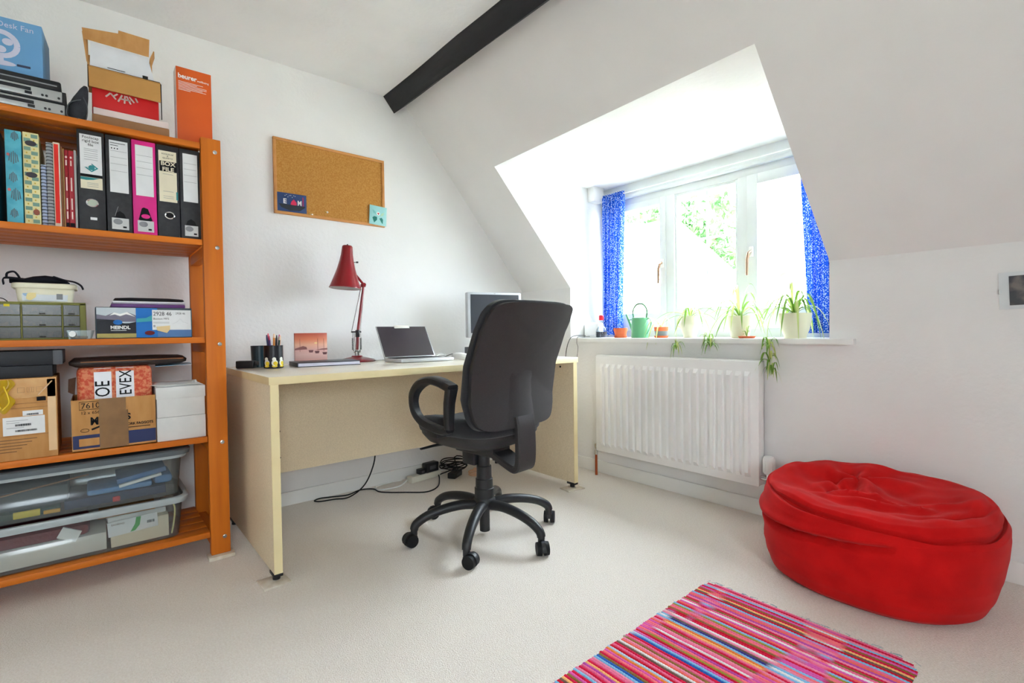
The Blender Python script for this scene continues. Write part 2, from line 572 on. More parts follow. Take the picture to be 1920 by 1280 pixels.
def tree(name, label, loc, h, rad, seed, n=2600):
    rnd = random.Random(seed)
    t = thing(name, label, 'tree', loc, group='garden trees outside the window')
    tr = MB().tube([(0, 0, 0), (0.1, 0.05, h * 0.4), (0, 0.1, h * 0.75)], [0.22, 0.16, 0.06], 8)
    for k in range(7):
        a = rnd.uniform(0, 6.28)
        z0 = h * rnd.uniform(0.35, 0.65)
        tr.tube([(0.05, 0.05, z0), (math.cos(a) * rad * 0.45, math.sin(a) * rad * 0.45, z0 + h * 0.12), (math.cos(a) * rad * 0.8, math.sin(a) * rad * 0.8, z0 + h * 0.2)], [0.08, 0.05, 0.02], 6)
    tr.build('trunk', bark_m, t)
    fo = MB()
    cl = [(Vector((rnd.gauss(0, rad * 0.45), rnd.gauss(0, rad * 0.45), h * rnd.uniform(0.42, 0.98))), rad * rnd.uniform(0.18, 0.34)) for _ in range(34)]
    for _ in range(n):
        c, cr = rnd.choice(cl)
        p = c + Vector((rnd.gauss(0, cr), rnd.gauss(0, cr), rnd.gauss(0, cr * 0.7)))
        M = Matrix.Translation(p) @ Euler((rnd.uniform(0, 6.28), rnd.uniform(0, 6.28), rnd.uniform(0, 6.28))).to_matrix().to_4x4()
        s = rnd.uniform(0.10, 0.19)
        fo.add([(-s, 0, 0), (0, -s * 0.5, s * 0.15), (s, 0, 0), (0, s * 0.5, s * 0.15)], [(0, 1, 2), (0, 2, 3)], M)
    o = fo.build('foliage', leaf_m, t, 0)
    o['kind'] = 'stuff'
    return t


tree('garden_tree', 'leafy green tree rising behind the hip roof in the middle pane', (16.8, 9.9, -2.6), 8.2, 1.7, 5, 5600)
tree('garden_tree', 'lower bushy tree showing faintly at the foot of the right pane', (6.9, 1.9, -2.6), 3.9, 0.75, 9, 1500)

# ------------------------------------------------------------------ desk
desk_edge = mat('cream_desk_edging', (236, 220, 174), 0.45, 0.4, col2=(230, 212, 164), cscale=8)
desk_face = mat('speckled_cream_laminate', (232, 215, 186), 0.5, 0.4, col2=(218, 200, 170), cscale=240, cdet=2)
desk_top = mat('pale_desk_laminate', (238, 232, 216), 0.22, 0.6, col2=(230, 223, 206), cscale=260, cdet=2)
DX, DY = 0.465, 1.863
dk = thing('desk', 'long cream laminate desk with solid panel ends against the back wall', 'desk', (DX, DY, 0))
tp = MB().rbox(0, 1.586, 0.003, 0.75, 0.702, 0.73, 0.0015).build('desktop', desk_top, dk)
MB().rbox(0.0, 1.586, 0.0, 0.003, 0.702, 0.7295, 0.001).build('front_edging', desk_edge, tp)
MB().box(-0.0015, 0.0, 0.0, 0.75, 0.7025, 0.7295).build('side_edging', desk_edge, tp)
for x in (0.002, 1.548):
    pn = MB().rbox(x, x + 0.028, 0.004, 0.74, 0.034, 0.702, 0.001).build('end_panel', desk_face, dk)
    MB().box(x, x + 0.028, 0.0, 0.004, 0.034, 0.702).build('panel_edging', desk_edge, pn, 0)
    for yy in (0.03, 0.71):
        MB().rbox(x - 0.002, x + 0.03, yy - 0.028, yy + 0.028, 0.022, 0.034, 0.002).cyl((x + 0.014, yy, 0.006), (x + 0.014, yy, 0.022), 0.013).build('foot', black_pl, pn)
mp_ = MB().rbox(0.03, 1.548, 0.53, 0.55, 0.25, 0.702, 0.001).build('modesty_panel', desk_face, dk)
for xx in (0.06, 0.17, 1.40, 1.51):
    for zz in (0.32, 0.44):
        MB().cyl((xx, 0.5285, zz), (xx, 0.531, zz), 0.004, n=8).build('screw_cap', ink, mp_)
MB().cyl((1.5465, 0.10, 0.675), (1.549, 0.10, 0.675), 0.006, n=10).build('screw_cap', ink, dk)
pad_m = mat('pale_wood_block', (222, 214, 202), 0.7, 0.3, col2=(205, 192, 172), cscale=30)
for nm, lb, x0, x1, y0, y1, rz in (('foot_block', 'flat pale wooden block under the near left foot of the desk', 0.425, 0.515, 1.838, 1.925, 3),
                                   ('foot_block', 'flat pale wooden block under the near right foot of the desk', 1.955, 2.07, 1.84, 1.92, -8)):
    o = MB().rbox(-(x1 - x0) / 2, (x1 - x0) / 2, -(y1 - y0) / 2, (y1 - y0) / 2, 0, 0.0065, 0.001).build(nm, pad_m)
    o.location = ((x0 + x1) / 2, (y0 + y1) / 2, 0)
    o.rotation_euler.z = R(rz)
    tag(o, lb, 'block', 'blocks under furniture feet')

# ------------------------------------------------------------------ office chair (local x = right, y = forward)
fab = mat('charcoal_chair_fabric', (42, 42, 46), 0.9, 0.2, bump=0.35, bscale=700, col2=(35, 35, 38), cscale=300, sheen=0.25)
shell_m = mat('black_chair_shell', (50, 47, 48), 0.48, 0.4, bump=0.12, bscale=700, col2=(43, 41, 42), cscale=300)
ch = thing('office_chair', 'black swivel office chair with looped armrests turned to the desk', 'chair', (1.28, 1.715, 0), 7)
# six legged star base, angles measured in the room, minus the chair's own turn
for k in range(6):
    a = R(160 + 60 * k - 7)
    d = Vector((math.cos(a), math.sin(a), 0))
    s = Vector((-d.y, d.x, 0))
    pth = catmull([d * 0.03 + Vector((0, 0, 0.135)), d * 0.10 + Vector((0, 0, 0.142)), d * 0.18 + Vector((0, 0, 0.134)), d * 0.25 + Vector((0, 0, 0.115)), d * 0.295 + Vector((0, 0, 0.088)), d * 0.305 + Vector((0, 0, 0.066))], 5)
    n = len(pth)
    lg = MB().tube(pth, [0.021 - 0.004 * i / n for i in range(n)], 12, ref=s, ry=[0.024 - 0.007 * i / n for i in range(n)]).build('base_leg', black_pl, ch, 60)
    c = d * 0.305
    ca = a + R((20, 75, -40, 60, 35, 50)[k])
    cd = Vector((math.cos(ca), math.sin(ca), 0))
    cs = Vector((-cd.y, cd.x, 0))
    wc = c + cd * 0.018 + Vector((0, 0, 0.0275))
    hood = MB().cyl(c + Vector((0, 0, 0.045)), c + Vector((0, 0, 0.07)), 0.014)
    hr = []
    for i in range(9):
        t = R(-10 + 190 * i / 8)
        o_ = wc + cd * (-0.029 * math.cos(t)) * -1 + Vector((0, 0, 0.029 * math.sin(t)))
        hr.append(o_)
    hood.strap(hr, 0.018, 0.006, cs)
    hood.build('caster_hood', black_pl, lg)
    for sg in (-1, 1):
        MB().cyl(wc + cs * (sg * 0.006), wc + cs * (sg * 0.024), 0.0275, 0.0255, 20).build('caster_wheel', black_rub, lg)
hub = MB().lathe([(0.0, 0.118), (0.044, 0.118), (0.05, 0.135), (0.047, 0.158), (0.042, 0.165), (0.042, 0.205), (0.038, 0.207), (0.037, 0.245), (0.033, 0.247), (0.032, 0.30), (0.026, 0.302), (0.026, 0.40), (0, 0.40)], n=28).build('column', black_pl, ch)
MB().cyl((0, 0, 0.018), (0, 0, 0.125), 0.022).build('column_stub', black_pl, ch)
mech = MB().rbox(-0.055, 0.055, -0.11, 0.13, 0.355, 0.415, 0.012).rbox(-0.04, 0.04, 0.02, 0.10, 0.30, 0.37, 0.01).build('tilt_mechanism', black_pl, ch)
MB().tube([(-0.04, 0.06, 0.405), (-0.18, 0.075, 0.412), (-0.21, 0.078, 0.412), (-0.27, 0.085, 0.408)], [0.006, 0.007, 0.011, 0.009], 10, ry=[0.006, 0.006, 0.005, 0.004]).build('height_lever', black_pl, ch)


def seat_ring(s, z, fy=1.0, dz=None):
    out = []
    for i in range(48):
        t = 2 * math.pi * i / 48
        ex = 2 / 3.2
        x = abs(math.cos(t)) ** ex * math.copysign(1, math.cos(t)) * 0.238 * s
        y = abs(math.sin(t)) ** ex * math.copysign(1, math.sin(t)) * 0.225 * s * fy + 0.015
        if y < 0:
            x *= 0.93
        out.append(Vector((x, y, z + (dz(x, y) if dz else 0))))
    return out


dzs = lambda x, y: 0.028 * (x / 0.24) ** 2 - 0.03 * max(0, (y - 0.08) / 0.16) ** 2 + 0.012 * max(0, (-y - 0.05) / 0.17) - 0.004
MB().loft([seat_ring(0.2, 0.385), seat_ring(0.55, 0.392), seat_ring(0.85, 0.42), seat_ring(0.955, 0.452), seat_ring(0.965, 0.466)]).build('seat_shell', shell_m, ch, 40)
MB().loft([seat_ring(0.955, 0.462), seat_ring(0.99, 0.470), seat_ring(1.01, 0.485, dz=lambda x, y: 0.4 * dzs(x, y)), seat_ring(0.985, 0.506, dz=lambda x, y: 0.8 * dzs(x, y)), seat_ring(0.92, 0.518, dz=dzs), seat_ring(0.75, 0.523, dz=dzs), seat_ring(0.4, 0.522, dz=dzs), seat_ring(0.05, 0.520, dz=dzs)]).build('seat_cushion', fab, ch, 50)

# backrest: rear profile y(z), grid with rounded corners
ZP = [(0.495, -0.222), (0.55, -0.215), (0.62, -0.208), (0.70, -0.212), (0.78, -0.238), (0.86, -0.274), (0.93, -0.310), (0.985, -0.342)]


def prof(z):
    for (za, ya), (zb, yb) in zip(ZP, ZP[1:]):
        if z <= zb:
            t = max(0, (z - za) / (zb - za))
            t = t * t * (3 - 2 * t) * 0.4 + t * 0.6
            return ya + (yb - ya) * t
    return ZP[-1][1]


def back_surface(inset, yoff, zb, zt, crown, lumbar=0.0):
    """closed outline rings from edge to centre of a rounded plate following the rear profile"""
    rings = []
    for sc in (1.0, 0.97, 0.9, 0.75, 0.5, 0.2):
        ring = []
        for i in range(64):
            t = 2 * math.pi * i / 64
            ex = 2 / 7.5
            u = abs(math.cos(t)) ** ex * math.copysign(1, math.cos(t))
            v = abs(math.sin(t)) ** ex * math.copysign(1, math.sin(t))
            u *= sc
            v *= sc
            zc, hz = (zb + zt) / 2, (zt - zb) / 2
            z = zc + v * hz
            hw = (0.25 - 0.02 * max(0, -v) ** 2) - inset
            x = u * hw
            y = prof(z) + yoff + crown * (1 - u * u) + 0.02 * u * u
            if lumbar:
                y += lumbar * math.exp(-((z - 0.64) / 0.12) ** 2) * (1 - u * u * 0.6)
            ring.append(Vector((x, y, z)))
        rings.append(ring)
    return rings


rear = back_surface(0.0, 0.0, 0.497, 0.985, -0.012)
front = back_surface(0.006, 0.022, 0.499, 0.987, 0.0)
cf = back_surface(0.0, 0.028, 0.495, 0.995, 0.0)
cf2 = back_surface(0.012, 0.062, 0.51, 0.99, 0.012, 0.022)
bsh = MB().loft(list(reversed(rear)) + [front[0]] + front[1:])
bsh.build('backrest_shell', shell_m, ch, 42)
MB().loft(list(reversed(cf)) + [back_surface(-0.004, 0.045, 0.492, 0.998, 0)[0]] + cf2).build('backrest_cushion', fab, ch, 50)
# bulge on the shell over the spine
MB().loft([[Vector((x, prof(z) - 0.006 - dd + 0.02 * (x / 0.25) ** 2, z)) for x, dd in ((-0.095, -0.004), (-0.06, 0.008 * k), (-0.02, 0.013 * k), (0.02, 0.013 * k), (0.06, 0.008 * k), (0.095, -0.004), (0.03, -0.02), (-0.03, -0.02))] for z, k in ((0.498, 1.0), (0.56, 1.0), (0.62, 0.9), (0.68, 0.65), (0.73, 0.3), (0.775, -0.1))]).build('spine_cover', shell_m, ch, 60)
MB().strap(catmull([(0, -0.230, 0.54), (0, -0.238, 0.50), (0, -0.242, 0.42), (0, -0.238, 0.352), (0, -0.22, 0.330), (0, -0.18, 0.338), (0, -0.06, 0.385)], 4), 0.104, 0.03, (1, 0, 0), 0.2).build('back_bracket', shell_m, ch, 40)
# armrests: closed loops
for sg in (-1, 1):
    lp = [(-0.133, 0.668), (-0.065, 0.688), (0.0, 0.693), (0.06, 0.674), (0.103, 0.638), (0.120, 0.597), (0.113, 0.553), (0.08, 0.522), (0.03, 0.507), (-0.05, 0.497), (-0.088, 0.508)]
    pts = [Vector((sg * (0.262 + 0.02 * min(1, max(0, (z - 0.5) / 0.15))), y, z)) for y, z in lp]
    sm = catmull(pts, 5)
    ws = []
    for p in sm:
        ws.append(0.038 + 0.014 * max(0, min(1, (p.z - 0.6) / 0.08)))
    rear_post = [sm[-1], Vector((sg * 0.268, -0.092, 0.55)), Vector((sg * 0.275, -0.104, 0.61)), sm[0] + Vector((0, 0.006, 0.004))]
    am = MB().strap(sm, ws, 0.03, (1, 0, 0), 0.22)
    am.strap(rear_post, [0.038, 0.040, 0.044, 0.050], 0.03, (1, 0, 0), 0.2)
    am.build('armrest', black_pl, ch, 45)
    MB().rbox(*sorted((sg * 0.14, sg * 0.268)), -0.02, 0.05, 0.462, 0.492, 0.006).build('armrest_bracket', black_pl, ch)

# ------------------------------------------------------------------ bookcase
BX0, BX1, BYF, BYB = -0.70, 0.402, 2.24, 2.635
SH = [1.622, 1.250, 0.872, 0.484, 0.108]
bc = thing('bookcase', 'tall orange pine open bookcase packed with files and boxes', 'bookcase', (-0.15, 2.44, 0))
ox, oy = 0.15, -2.44      # room -> bookcase local
for (xa, xb) in ((BX0, BX0 + 0.067), (0.335, BX1)):
    for (ya, yb) in ((BYF, BYF + 0.032), (BYB - 0.032, BYB)):
        po = MB().rbox(xa + ox, xb + ox, ya + oy, yb + oy, 0.014, 1.645, 0.002).build('post', wood_z, bc)
        if ya == BYF:
            for z in SH:
                bx = (xb - 0.02 if xb > 0 else xa + 0.02) + ox
                MB().lathe([(0.0, 0), (0.0075, 0), (0.0075, 0.002), (0.004, 0.003), (0.0035, 0.0015), (0, 0.0015)], n=14, M=Matrix.Translation((bx, ya + oy, z - 0.028)) @ Matrix.Rotation(R(90), 4, 'X')).build('bolt', steel, po)
for si, z in enumerate(SH):
    nsl, gap = 5, 0.007
    wsl = (BYB - BYF - 0.008 - gap * (nsl - 1)) / nsl
    shelf = None
    for k in range(nsl):
        y0 = BYF + 0.003 + k * (wsl + gap)
        xa, xb = (BX0 + 0.069, 0.333)
        sl_ = MB().rbox(xa + ox, xb + ox, y0 + oy, y0 + wsl + oy, z - 0.022, z, 0.002).build('slat' if shelf else 'shelf', wood_x, shelf or bc)
        shelf = shelf or sl_
    for xa in (0.337, BX0 + 0.03):
        MB().rbox(xa + ox, xa + 0.035 + ox, BYF + 0.034 + oy, BYB - 0.034 + oy, z - 0.062, z - 0.0225, 0.002).build('batten', wood_y, shelf)
o = MB().rbox(-0.045, 0.045, -0.03, 0.03, 0, 0.0135, 0.001).build('foot_block', pad_m)
o.location = (0.3685, 2.247, 0)
tag(o, 'flat white block under the front post of the bookcase', 'block', 'blocks under furniture feet')
o = MB().rbox(-0.045, 0.045, -0.03, 0.03, 0, 0.0135, 0.001).build('foot_block', pad_m)
o.location = (0.3685, 2.618, 0)
tag(o, 'flat white block under the rear post of the bookcase', 'block', 'blocks under furniture feet')


def colm(name, c, rough=0.6, **k):
    return mat(name, c, rough, k.pop('spec', 0.35), **k)


def plain_box(name, label, cat, x0, x1, y0, y1, z0, z1, m, rz=0, group=None, r=0.002, part='body'):
    t = thing(name, label, cat, ((x0 + x1) / 2, (y0 + y1) / 2, z0), rz, group)
    hx, hy = (x1 - x0) / 2, (y1 - y0) / 2
    MB().rbox(-hx, hx, -hy, hy, 0, z1 - z0, r).build(part, m, t)
    t['_h'] = (hx, hy, z1 - z0)
    del t['_h']
    return t, hx, hy, z1 - z0


def panel(t, name, m, x0, x1, z0, z1, y, th=0.0008, poly=None):
    """thin print stuck on a front (-Y) face"""
    if poly is None:
        poly = [(x0, z0), (x1, z0), (x1, z1), (x0, z1)]
    M = Matrix.Translation((0, y, 0)) @ Matrix.Rotation(R(90), 4, 'X')
    return MB().prism(poly, 0, th, M).build(name, m, t, 0)


def disc(cx, cz, rx, rz_, n=20):
    return [(cx + rx * math.cos(2 * math.pi * i / n), cz + rz_ * math.sin(2 * math.pi * i / n)) for i in range(n)]


def lines(t, m, x0, x1, zs, y, h=0.0012, name='print_line'):
    mb = MB()
    M = Matrix.Translation((0, y, 0)) @ Matrix.Rotation(R(90), 4, 'X')
    for i, z in enumerate(zs):
        xe = x1 if isinstance(x1, (int, float)) else x1[i]
        mb.prism([(x0, z), (xe, z), (xe, z + h), (x0, z + h)], 0, 0.0011, M)
    return mb.build(name, m, t, 0)


grey_ink = colm('grey_ink', (140, 142, 146))
white_ink = colm('white_ink', (244, 244, 242))

# ---- top shelf
ZT = SH[0]
silver = colm('silver_fascia', (176, 178, 178), 0.35, metal=0.3)
dark_glass = colm('smoked_fascia', (38, 40, 44), 0.2)
for k, (lb, z, xr) in enumerate((('silver-fronted disc player at the bottom of the pair on the top shelf', ZT, -0.044), ('silver-fronted disc player stacked on the other player', ZT + 0.042, -0.050))):
    t, hx, hy, h = plain_box('disc_player', lb, 'player', -0.47 + 0.006 * k, xr, 2.262, 2.52, z, z + 0.041, colm('black_metal_case', (36, 37, 40), 0.45), group='disc players on the top shelf')
    f = MB().rbox(-hx, hx - 0.01, -hy - 0.008, -hy, 0.004, 0.037, 0.002).build('fascia', silver, t)
    panel(f, 'display_window', dark_glass, -0.03, hx - 0.085, 0.020, 0.031, -hy - 0.0082)
    panel(f, 'tray_slot', dark_glass, hx - 0.10, hx - 0.083, 0.009, 0.018, -hy - 0.0082)
    for q in (0.058, 0.048, 0.018):
        MB().cyl((hx - q, -hy - 0.011, 0.014), (hx - q, -hy - 0.008, 0.014), 0.0035, n=12).build('button', black_pl, f)
t, hx, hy, h = plain_box('black_case', 'flat black case lying on the silver disc players', 'case', -0.47, -0.062, 2.268, 2.50, ZT + 0.084, ZT + 0.118, colm('black_leatherette', (30, 30, 33), 0.5), r=0.006)
MB().rbox(-hx + 0.01, hx - 0.01, -hy - 0.002, -hy + 0.01, 0.014, 0.018, 0.001).build('seam', grey_ink, t)

blue_box = colm('sky_blue_card', (106, 158, 202), 0.6, col2=(98, 150, 196), cscale=4)
t, hx, hy, h = plain_box('fan_box', 'pale blue carton printed with a desk fan on the top shelf', 'box', -0.36, -0.100, 2.285, 2.44, ZT + 0.119, ZT + 0.290, blue_box, rz=-4)
lil = colm('lilac_print', (206, 206, 226))
MF = Matrix.Translation((0, -hy, 0)) @ Matrix.Rotation(R(90), 4, 'X')
fan = MB()
cxf, czf = hx - 0.098, 0.085
fan.tube([MF @ Vector((cxf + 0.038 * math.cos(a), czf + 0.038 * math.sin(a), 0)) for a in [2 * math.pi * i / 24 for i in range(25)]], 0.0075, 6, ry=0.001, ref=(0, 1, 0))
for k in range(3):
    a = 2 * math.pi * k / 3 + 0.5
    fan.prism(disc(cxf + 0.018 * math.cos(a), czf + 0.018 * math.sin(a), 0.013, 0.011, 14), 0, 0.0009, MF)
fan.prism([(cxf - 0.006, 0.026), (cxf + 0.006, 0.026), (cxf + 0.005, 0.05), (cxf - 0.005, 0.05)], 0, 0.0009, MF)
fan.prism(disc(cxf, 0.024, 0.034, 0.008), 0, 0.0009, MF)
fan.build('fan_picture', lil, t)
lettering('Desk Fan', 0.0245, (hx - 0.107, -hy - 0.0003, 0.140), FRONT, lil, t, sx=0.95)
panel(t, 'small_print', colm('navy_ink', (50, 60, 90)), hx - 0.062, hx - 0.03, 0.022, 0.029, -hy)

# dark pouch with straps leaning on the boxes
pouch_m = mat('dark_grey_nylon', (58, 60, 66), 0.8, 0.3, bump=0.3, bscale=300, col2=(44, 46, 52), cscale=30)
t = thing('camera_pouch', 'dark grey nylon pouch with straps drooping beside the red shoe box', 'pouch', (-0.012, 2.29, ZT))
prs = []
for z, x, rx, ry in ((0.0, -0.012, 0.020, 0.03), (0.02, -0.014, 0.026, 0.034), (0.05, -0.010, 0.026, 0.034), (0.085, -0.001, 0.020, 0.028), (0.115, 0.008, 0.012, 0.02), (0.128, 0.012, 0.006, 0.012)):
    prs.append([Vector((x + rx * math.cos(2 * math.pi * i / 20) * (1 + 0.12 * math.sin(5 * i)), ry * math.sin(2 * math.pi * i / 20), z)) for i in range(20)])
MB().loft(prs).build('body', pouch_m, t, 60)
MB().tube(catmull([(0.0, -0.03, 0.07), (-0.03, -0.034, 0.05), (-0.038, -0.034, 0.01), (-0.028, -0.034, 0.003)], 5), 0.004, 6, ry=0.0015).tube(catmull([(0.006, -0.03, 0.08), (0.016, -0.034, 0.05), (0.012, -0.034, 0.004), (-0.006, -0.036, 0.003), (-0.012, -0.046, -0.004)], 5), 0.004, 6, ry=0.0015).build('strap', colm('grey_webbing', (96, 100, 106), 0.8), t)

t, hx, hy, h = plain_box('flat_box', 'flat brown cardboard box at the foot of the shoe box pile', 'box', 0.016, 0.238, 2.262, 2.52, ZT, ZT + 0.034, colm('dull_brown_card', (150, 108, 74), 0.85))
t, hx, hy, h = plain_box('flat_carton', 'pinkish white flat carton between the brown flat box and red shoe box', 'box', 0.020, 0.236, 2.264, 2.51, ZT + 0.0345, ZT + 0.058, colm('pinkish_white_card', (226, 208, 204), 0.8))
red_card = colm('red_card', (200, 22, 24), 0.55)
t, hx, hy, h = plain_box('shoe_box', 'red shoe box with a tan lid folded up on the top shelf', 'box', 0.018, 0.208, 2.27, 2.50, ZT + 0.0585, ZT + 0.128, red_card)
sil = colm('silver_print', (200, 178, 170), 0.4)
mk = MB()
MF = Matrix.Translation((0, -hy, 0)) @ Matrix.Rotation(R(90), 4, 'X')
for (xa, za, xb, zb) in ((-0.045, 0.062, -0.058, 0.046), (-0.045, 0.062, -0.030, 0.044), (-0.025, 0.064, -0.038, 0.052), (-0.012, 0.064, -0.024, 0.038), (-0.004, 0.064, -0.006, 0.036), (0.0, 0.064, 0.012, 0.038), (0.008, 0.064, 0.022, 0.046), (-0.018, 0.05, 0.012, 0.05), (0.026, 0.064, 0.032, 0.050)):
    d = Vector((xb - xa, zb - za)).normalized()
    n = Vector((-d.y, d.x)) * 0.0024
    mk.prism([(xa - n.x, za - n.y), (xb - n.x, zb - n.y), (xb + n.x, zb + n.y), (xa + n.x, za + n.y)], 0, 0.0009, MF)
mk.build('striped_emblem', sil, t, 0)
tan = colm('tan_card', (190, 140, 78), 0.8)
lidm = MB()
lidm.rbox(-hx - 0.008, hx + 0.006, -hy - 0.012, -hy - 0.006, 0.066, 0.134, 0.002)
lidm.box(-hx - 0.008, hx + 0.006, -hy - 0.012, hy, 0.134, 0.137)
lid = lidm.build('lid', tan, t)
eg = MB()
eg.tube([(-hx - 0.0095, -hy - 0.010, 0.066), (-hx - 0.0095, -hy - 0.010, 0.137), (hx + 0.004, -hy - 0.010, 0.1385), (hx + 0.0075, -hy - 0.010, 0.132), (hx + 0.0075, -hy - 0.008, 0.004)], 0.0018, 6)
eg.build('dark_edge', ink, lid)

# open carton with a white inner box
t = thing('open_carton', 'open brown carton with raised flaps and a white inner on the pile', 'box', (0.10, 2.37, ZT + 0.196))
th = 0.003
bx_ = MB().box(-0.092, 0.092, -0.09, -0.087, 0, 0.02).box(-0.092, 0.092, 0.087, 0.09, 0, 0.12).box(-0.092, -0.089, -0.087, 0.087, 0, 0.12).box(0.089, 0.092, -0.087, 0.087, 0, 0.10).box(-0.092, 0.092, -0.09, 0.09, -0.0, 0.003)
bx_.build('body', card, t, 0)
fl = MB().add([(-0.100, -0.098, 0.092), (0.082, -0.098, 0.090), (0.084, -0.115, 0.146), (-0.005, -0.115, 0.147), (-0.006, -0.114, 0.136), (-0.104, -0.112, 0.122)], [(0, 1, 2, 3, 4, 5)])
fo_ = fl.build('flap', card, t, 0)
md = fo_.modifiers.new('thick', 'SOLIDIFY')
md.thickness = 0.003
fl = MB().add([(0.090, -0.085, 0.01), (0.092, 0.08, 0.10), (0.108, 0.03, 0.15), (0.098, -0.08, 0.125), (0.086, -0.087, 0.09)], [(0, 1, 2, 3, 4)])
fo_ = fl.build('flap', card, t, 0)
fo_.modifiers.new('thick', 'SOLIDIFY').thickness = 0.003
fl = MB().add([(-0.094, -0.087, 0.02), (-0.094, 0.08, 0.10), (-0.104, -0.09, 0.12), (-0.094, -0.09, 0.092)], [(0, 1, 2, 3)])
fo_ = fl.build('flap', card, t, 0)
fo_.modifiers.new('thick', 'SOLIDIFY').thickness = 0.003
iw = MB().add([(-0.086, -0.096, 0.004), (0.098, -0.096, 0.002), (0.080, -0.092, 0.090), (-0.082, -0.092, 0.092), (-0.086, 0.08, 0.004), (0.085, 0.08, 0.002), (0.080, 0.08, 0.090), (-0.082, 0.08, 0.092)],
              [(0, 1, 2, 3), (7, 6, 5, 4), (0, 4, 5, 1), (1, 5, 6, 2), (2, 6, 7, 3), (3, 7, 4, 0)]).build('white_inner', colm('white_card', (226, 228, 234), 0.7), t, 0)
panel(iw, 'slot', ink, -0.038, 0.012, 0.0125, 0.0145, -0.0965)
panel(iw, 'black_corner', ink, 0.062, 0.078, 0.003, 0.018, -0.0968)

orange_card = colm('bright_orange_card', (216, 92, 28), 0.55, col2=(208, 84, 24), cscale=5)
t, hx, hy, h = plain_box('orange_box', 'slim upright orange product box at the right end of the top shelf', 'box', 0.266, 0.383, 2.285, 2.345, ZT, ZT + 0.290, orange_card)
MB().box(-hx - 0.001, -hx, -hy + 0.002, hy - 0.002, 0.002, 0.288).build('white_side', paper, t, 0)
lettering('beurer', 0.0245, (-hx + 0.006, -hy - 0.0003, 0.248), FRONT, white_ink, t, sx=0.92, bold=0.0006)
lettering('wellbeing', 0.0105, (hx - 0.048, -hy - 0.0003, 0.248), FRONT, white_ink, t)
lines(t, white_ink, -hx + 0.007, [0.030, 0.010, 0.042, 0.042, 0.028, 0.040, -0.012], [0.234 - 0.0052 * i for i in range(7)], -hy, 0.0013)

# ---- file shelf
ZF = SH[1]
FY0, FY1 = 2.252, 2.53


def upright(name, label, cat, x0, x1, z1, m, y0=FY0, y1=FY1, group=None, r=0.0015):
    t, hx, hy, h = plain_box(name, label, cat, x0, x1, y0, y1, ZF, z1, m, group=group, r=r, part='cover')
    return t, hx, hy, h


upright('teal_file', 'dark teal file half out of view at the left end of the file shelf', 'file', -0.30, -0.218, 1.566, colm('teal_board', (28, 104, 122), 0.5), r=0.006)
t = thing('paper_sheet', 'grey-blue card poking up behind the balloon-patterned file', 'paper', (-0.165, 2.40, ZF))
MB().add([(-0.02, 0, 0), (0.03, 0, 0), (0.025, 0.0, 0.296), (-0.016, 0, 0.318), (-0.02, 0.001, 0), (0.03, 0.001, 0), (0.025, 0.001, 0.296), (-0.016, 0.001, 0.318)], [(0, 1, 2, 3), (7, 6, 5, 4), (0, 4, 5, 1), (1, 5, 6, 2), (2, 6, 7, 3), (3, 7, 4, 0)]).build('sheet', colm('grey_blue_card', (112, 130, 150)), t, 0)
t, hx, hy, h = upright('balloon_file', 'turquoise box file patterned with grey hot air balloons', 'file', -0.2, -0.162, 1.545, mat('turquoise_print', (92, 182, 200), 0.5, 0.4, col2=(66, 160, 184), cscale=30))
bal = colm('balloon_grey', (96, 116, 124))
coral = colm('coral_print', (206, 112, 110))
for k, (xx, zz, sc_) in enumerate(((0.004, 0.262, 0.9), (0.0, 0.188, 1.2), (-0.002, 0.128, 1.0), (0.003, 0.070, 1.2), (-0.002, 0.015, 0.9))):
    for q in range(-2, 3):
        panel(t, 'balloon_stripe', bal, 0, 0, 0, 0, -hy, poly=[(xx + q * 0.0045 * sc_ - 0.0013, zz + 0.004 * abs(q)), (xx + q * 0.0045 * sc_ + 0.0013, zz + 0.004 * abs(q)), (xx + q * 0.0034 * sc_ + 0.0011, zz + (0.034 - 0.004 * abs(q)) * sc_), (xx + q * 0.0034 * sc_ - 0.0011, zz + (0.034 - 0.004 * abs(q)) * sc_)])
for zz in (0.216, 0.104):
    panel(t, 'coral_mark', coral, 0, 0, 0, 0, -hy, poly=disc(-0.012, zz, 0.004, 0.005, 8))
t, hx, hy, h = upright('checked_file', 'box file with a green and cream chequered cat pattern', 'file', -0.159, -0.121, 1.547, colm('cream_board', (226, 216, 160), 0.55))
sage = colm('sage_print', (122, 156, 140))
catm = colm('dark_print', (62, 58, 66))
gold = colm('gold_print', (206, 176, 70))
nrow = 21
for k in range(nrow):
    x0 = -hx + 0.002 if k % 2 else 0.0
    x0 = x0 + 0.0005
    panel(t, 'check', sage, x0, x0 + hx - 0.003, 0.004 + k * 0.0138, 0.004 + k * 0.0138 + 0.0118, -hy)
    panel(t, 'motif', gold, 0, 0, 0, 0, -hy - 0.0001, poly=disc((-x0 - 0.009) if k % 2 else -0.010, 0.0098 + k * 0.0138, 0.0022, 0.003, 6))
for zz in (0.262, 0.160):
    panel(t, 'cat_print', catm, 0, 0, 0, 0, -hy - 0.0006, poly=disc(0.0, zz, 0.014, 0.009, 12))
panel(t, 'cat_print', colm('rust_print', (150, 84, 66)), 0, 0, 0, 0, -hy - 0.0006, poly=disc(0.009, 0.04, 0.008, 0.01, 10))


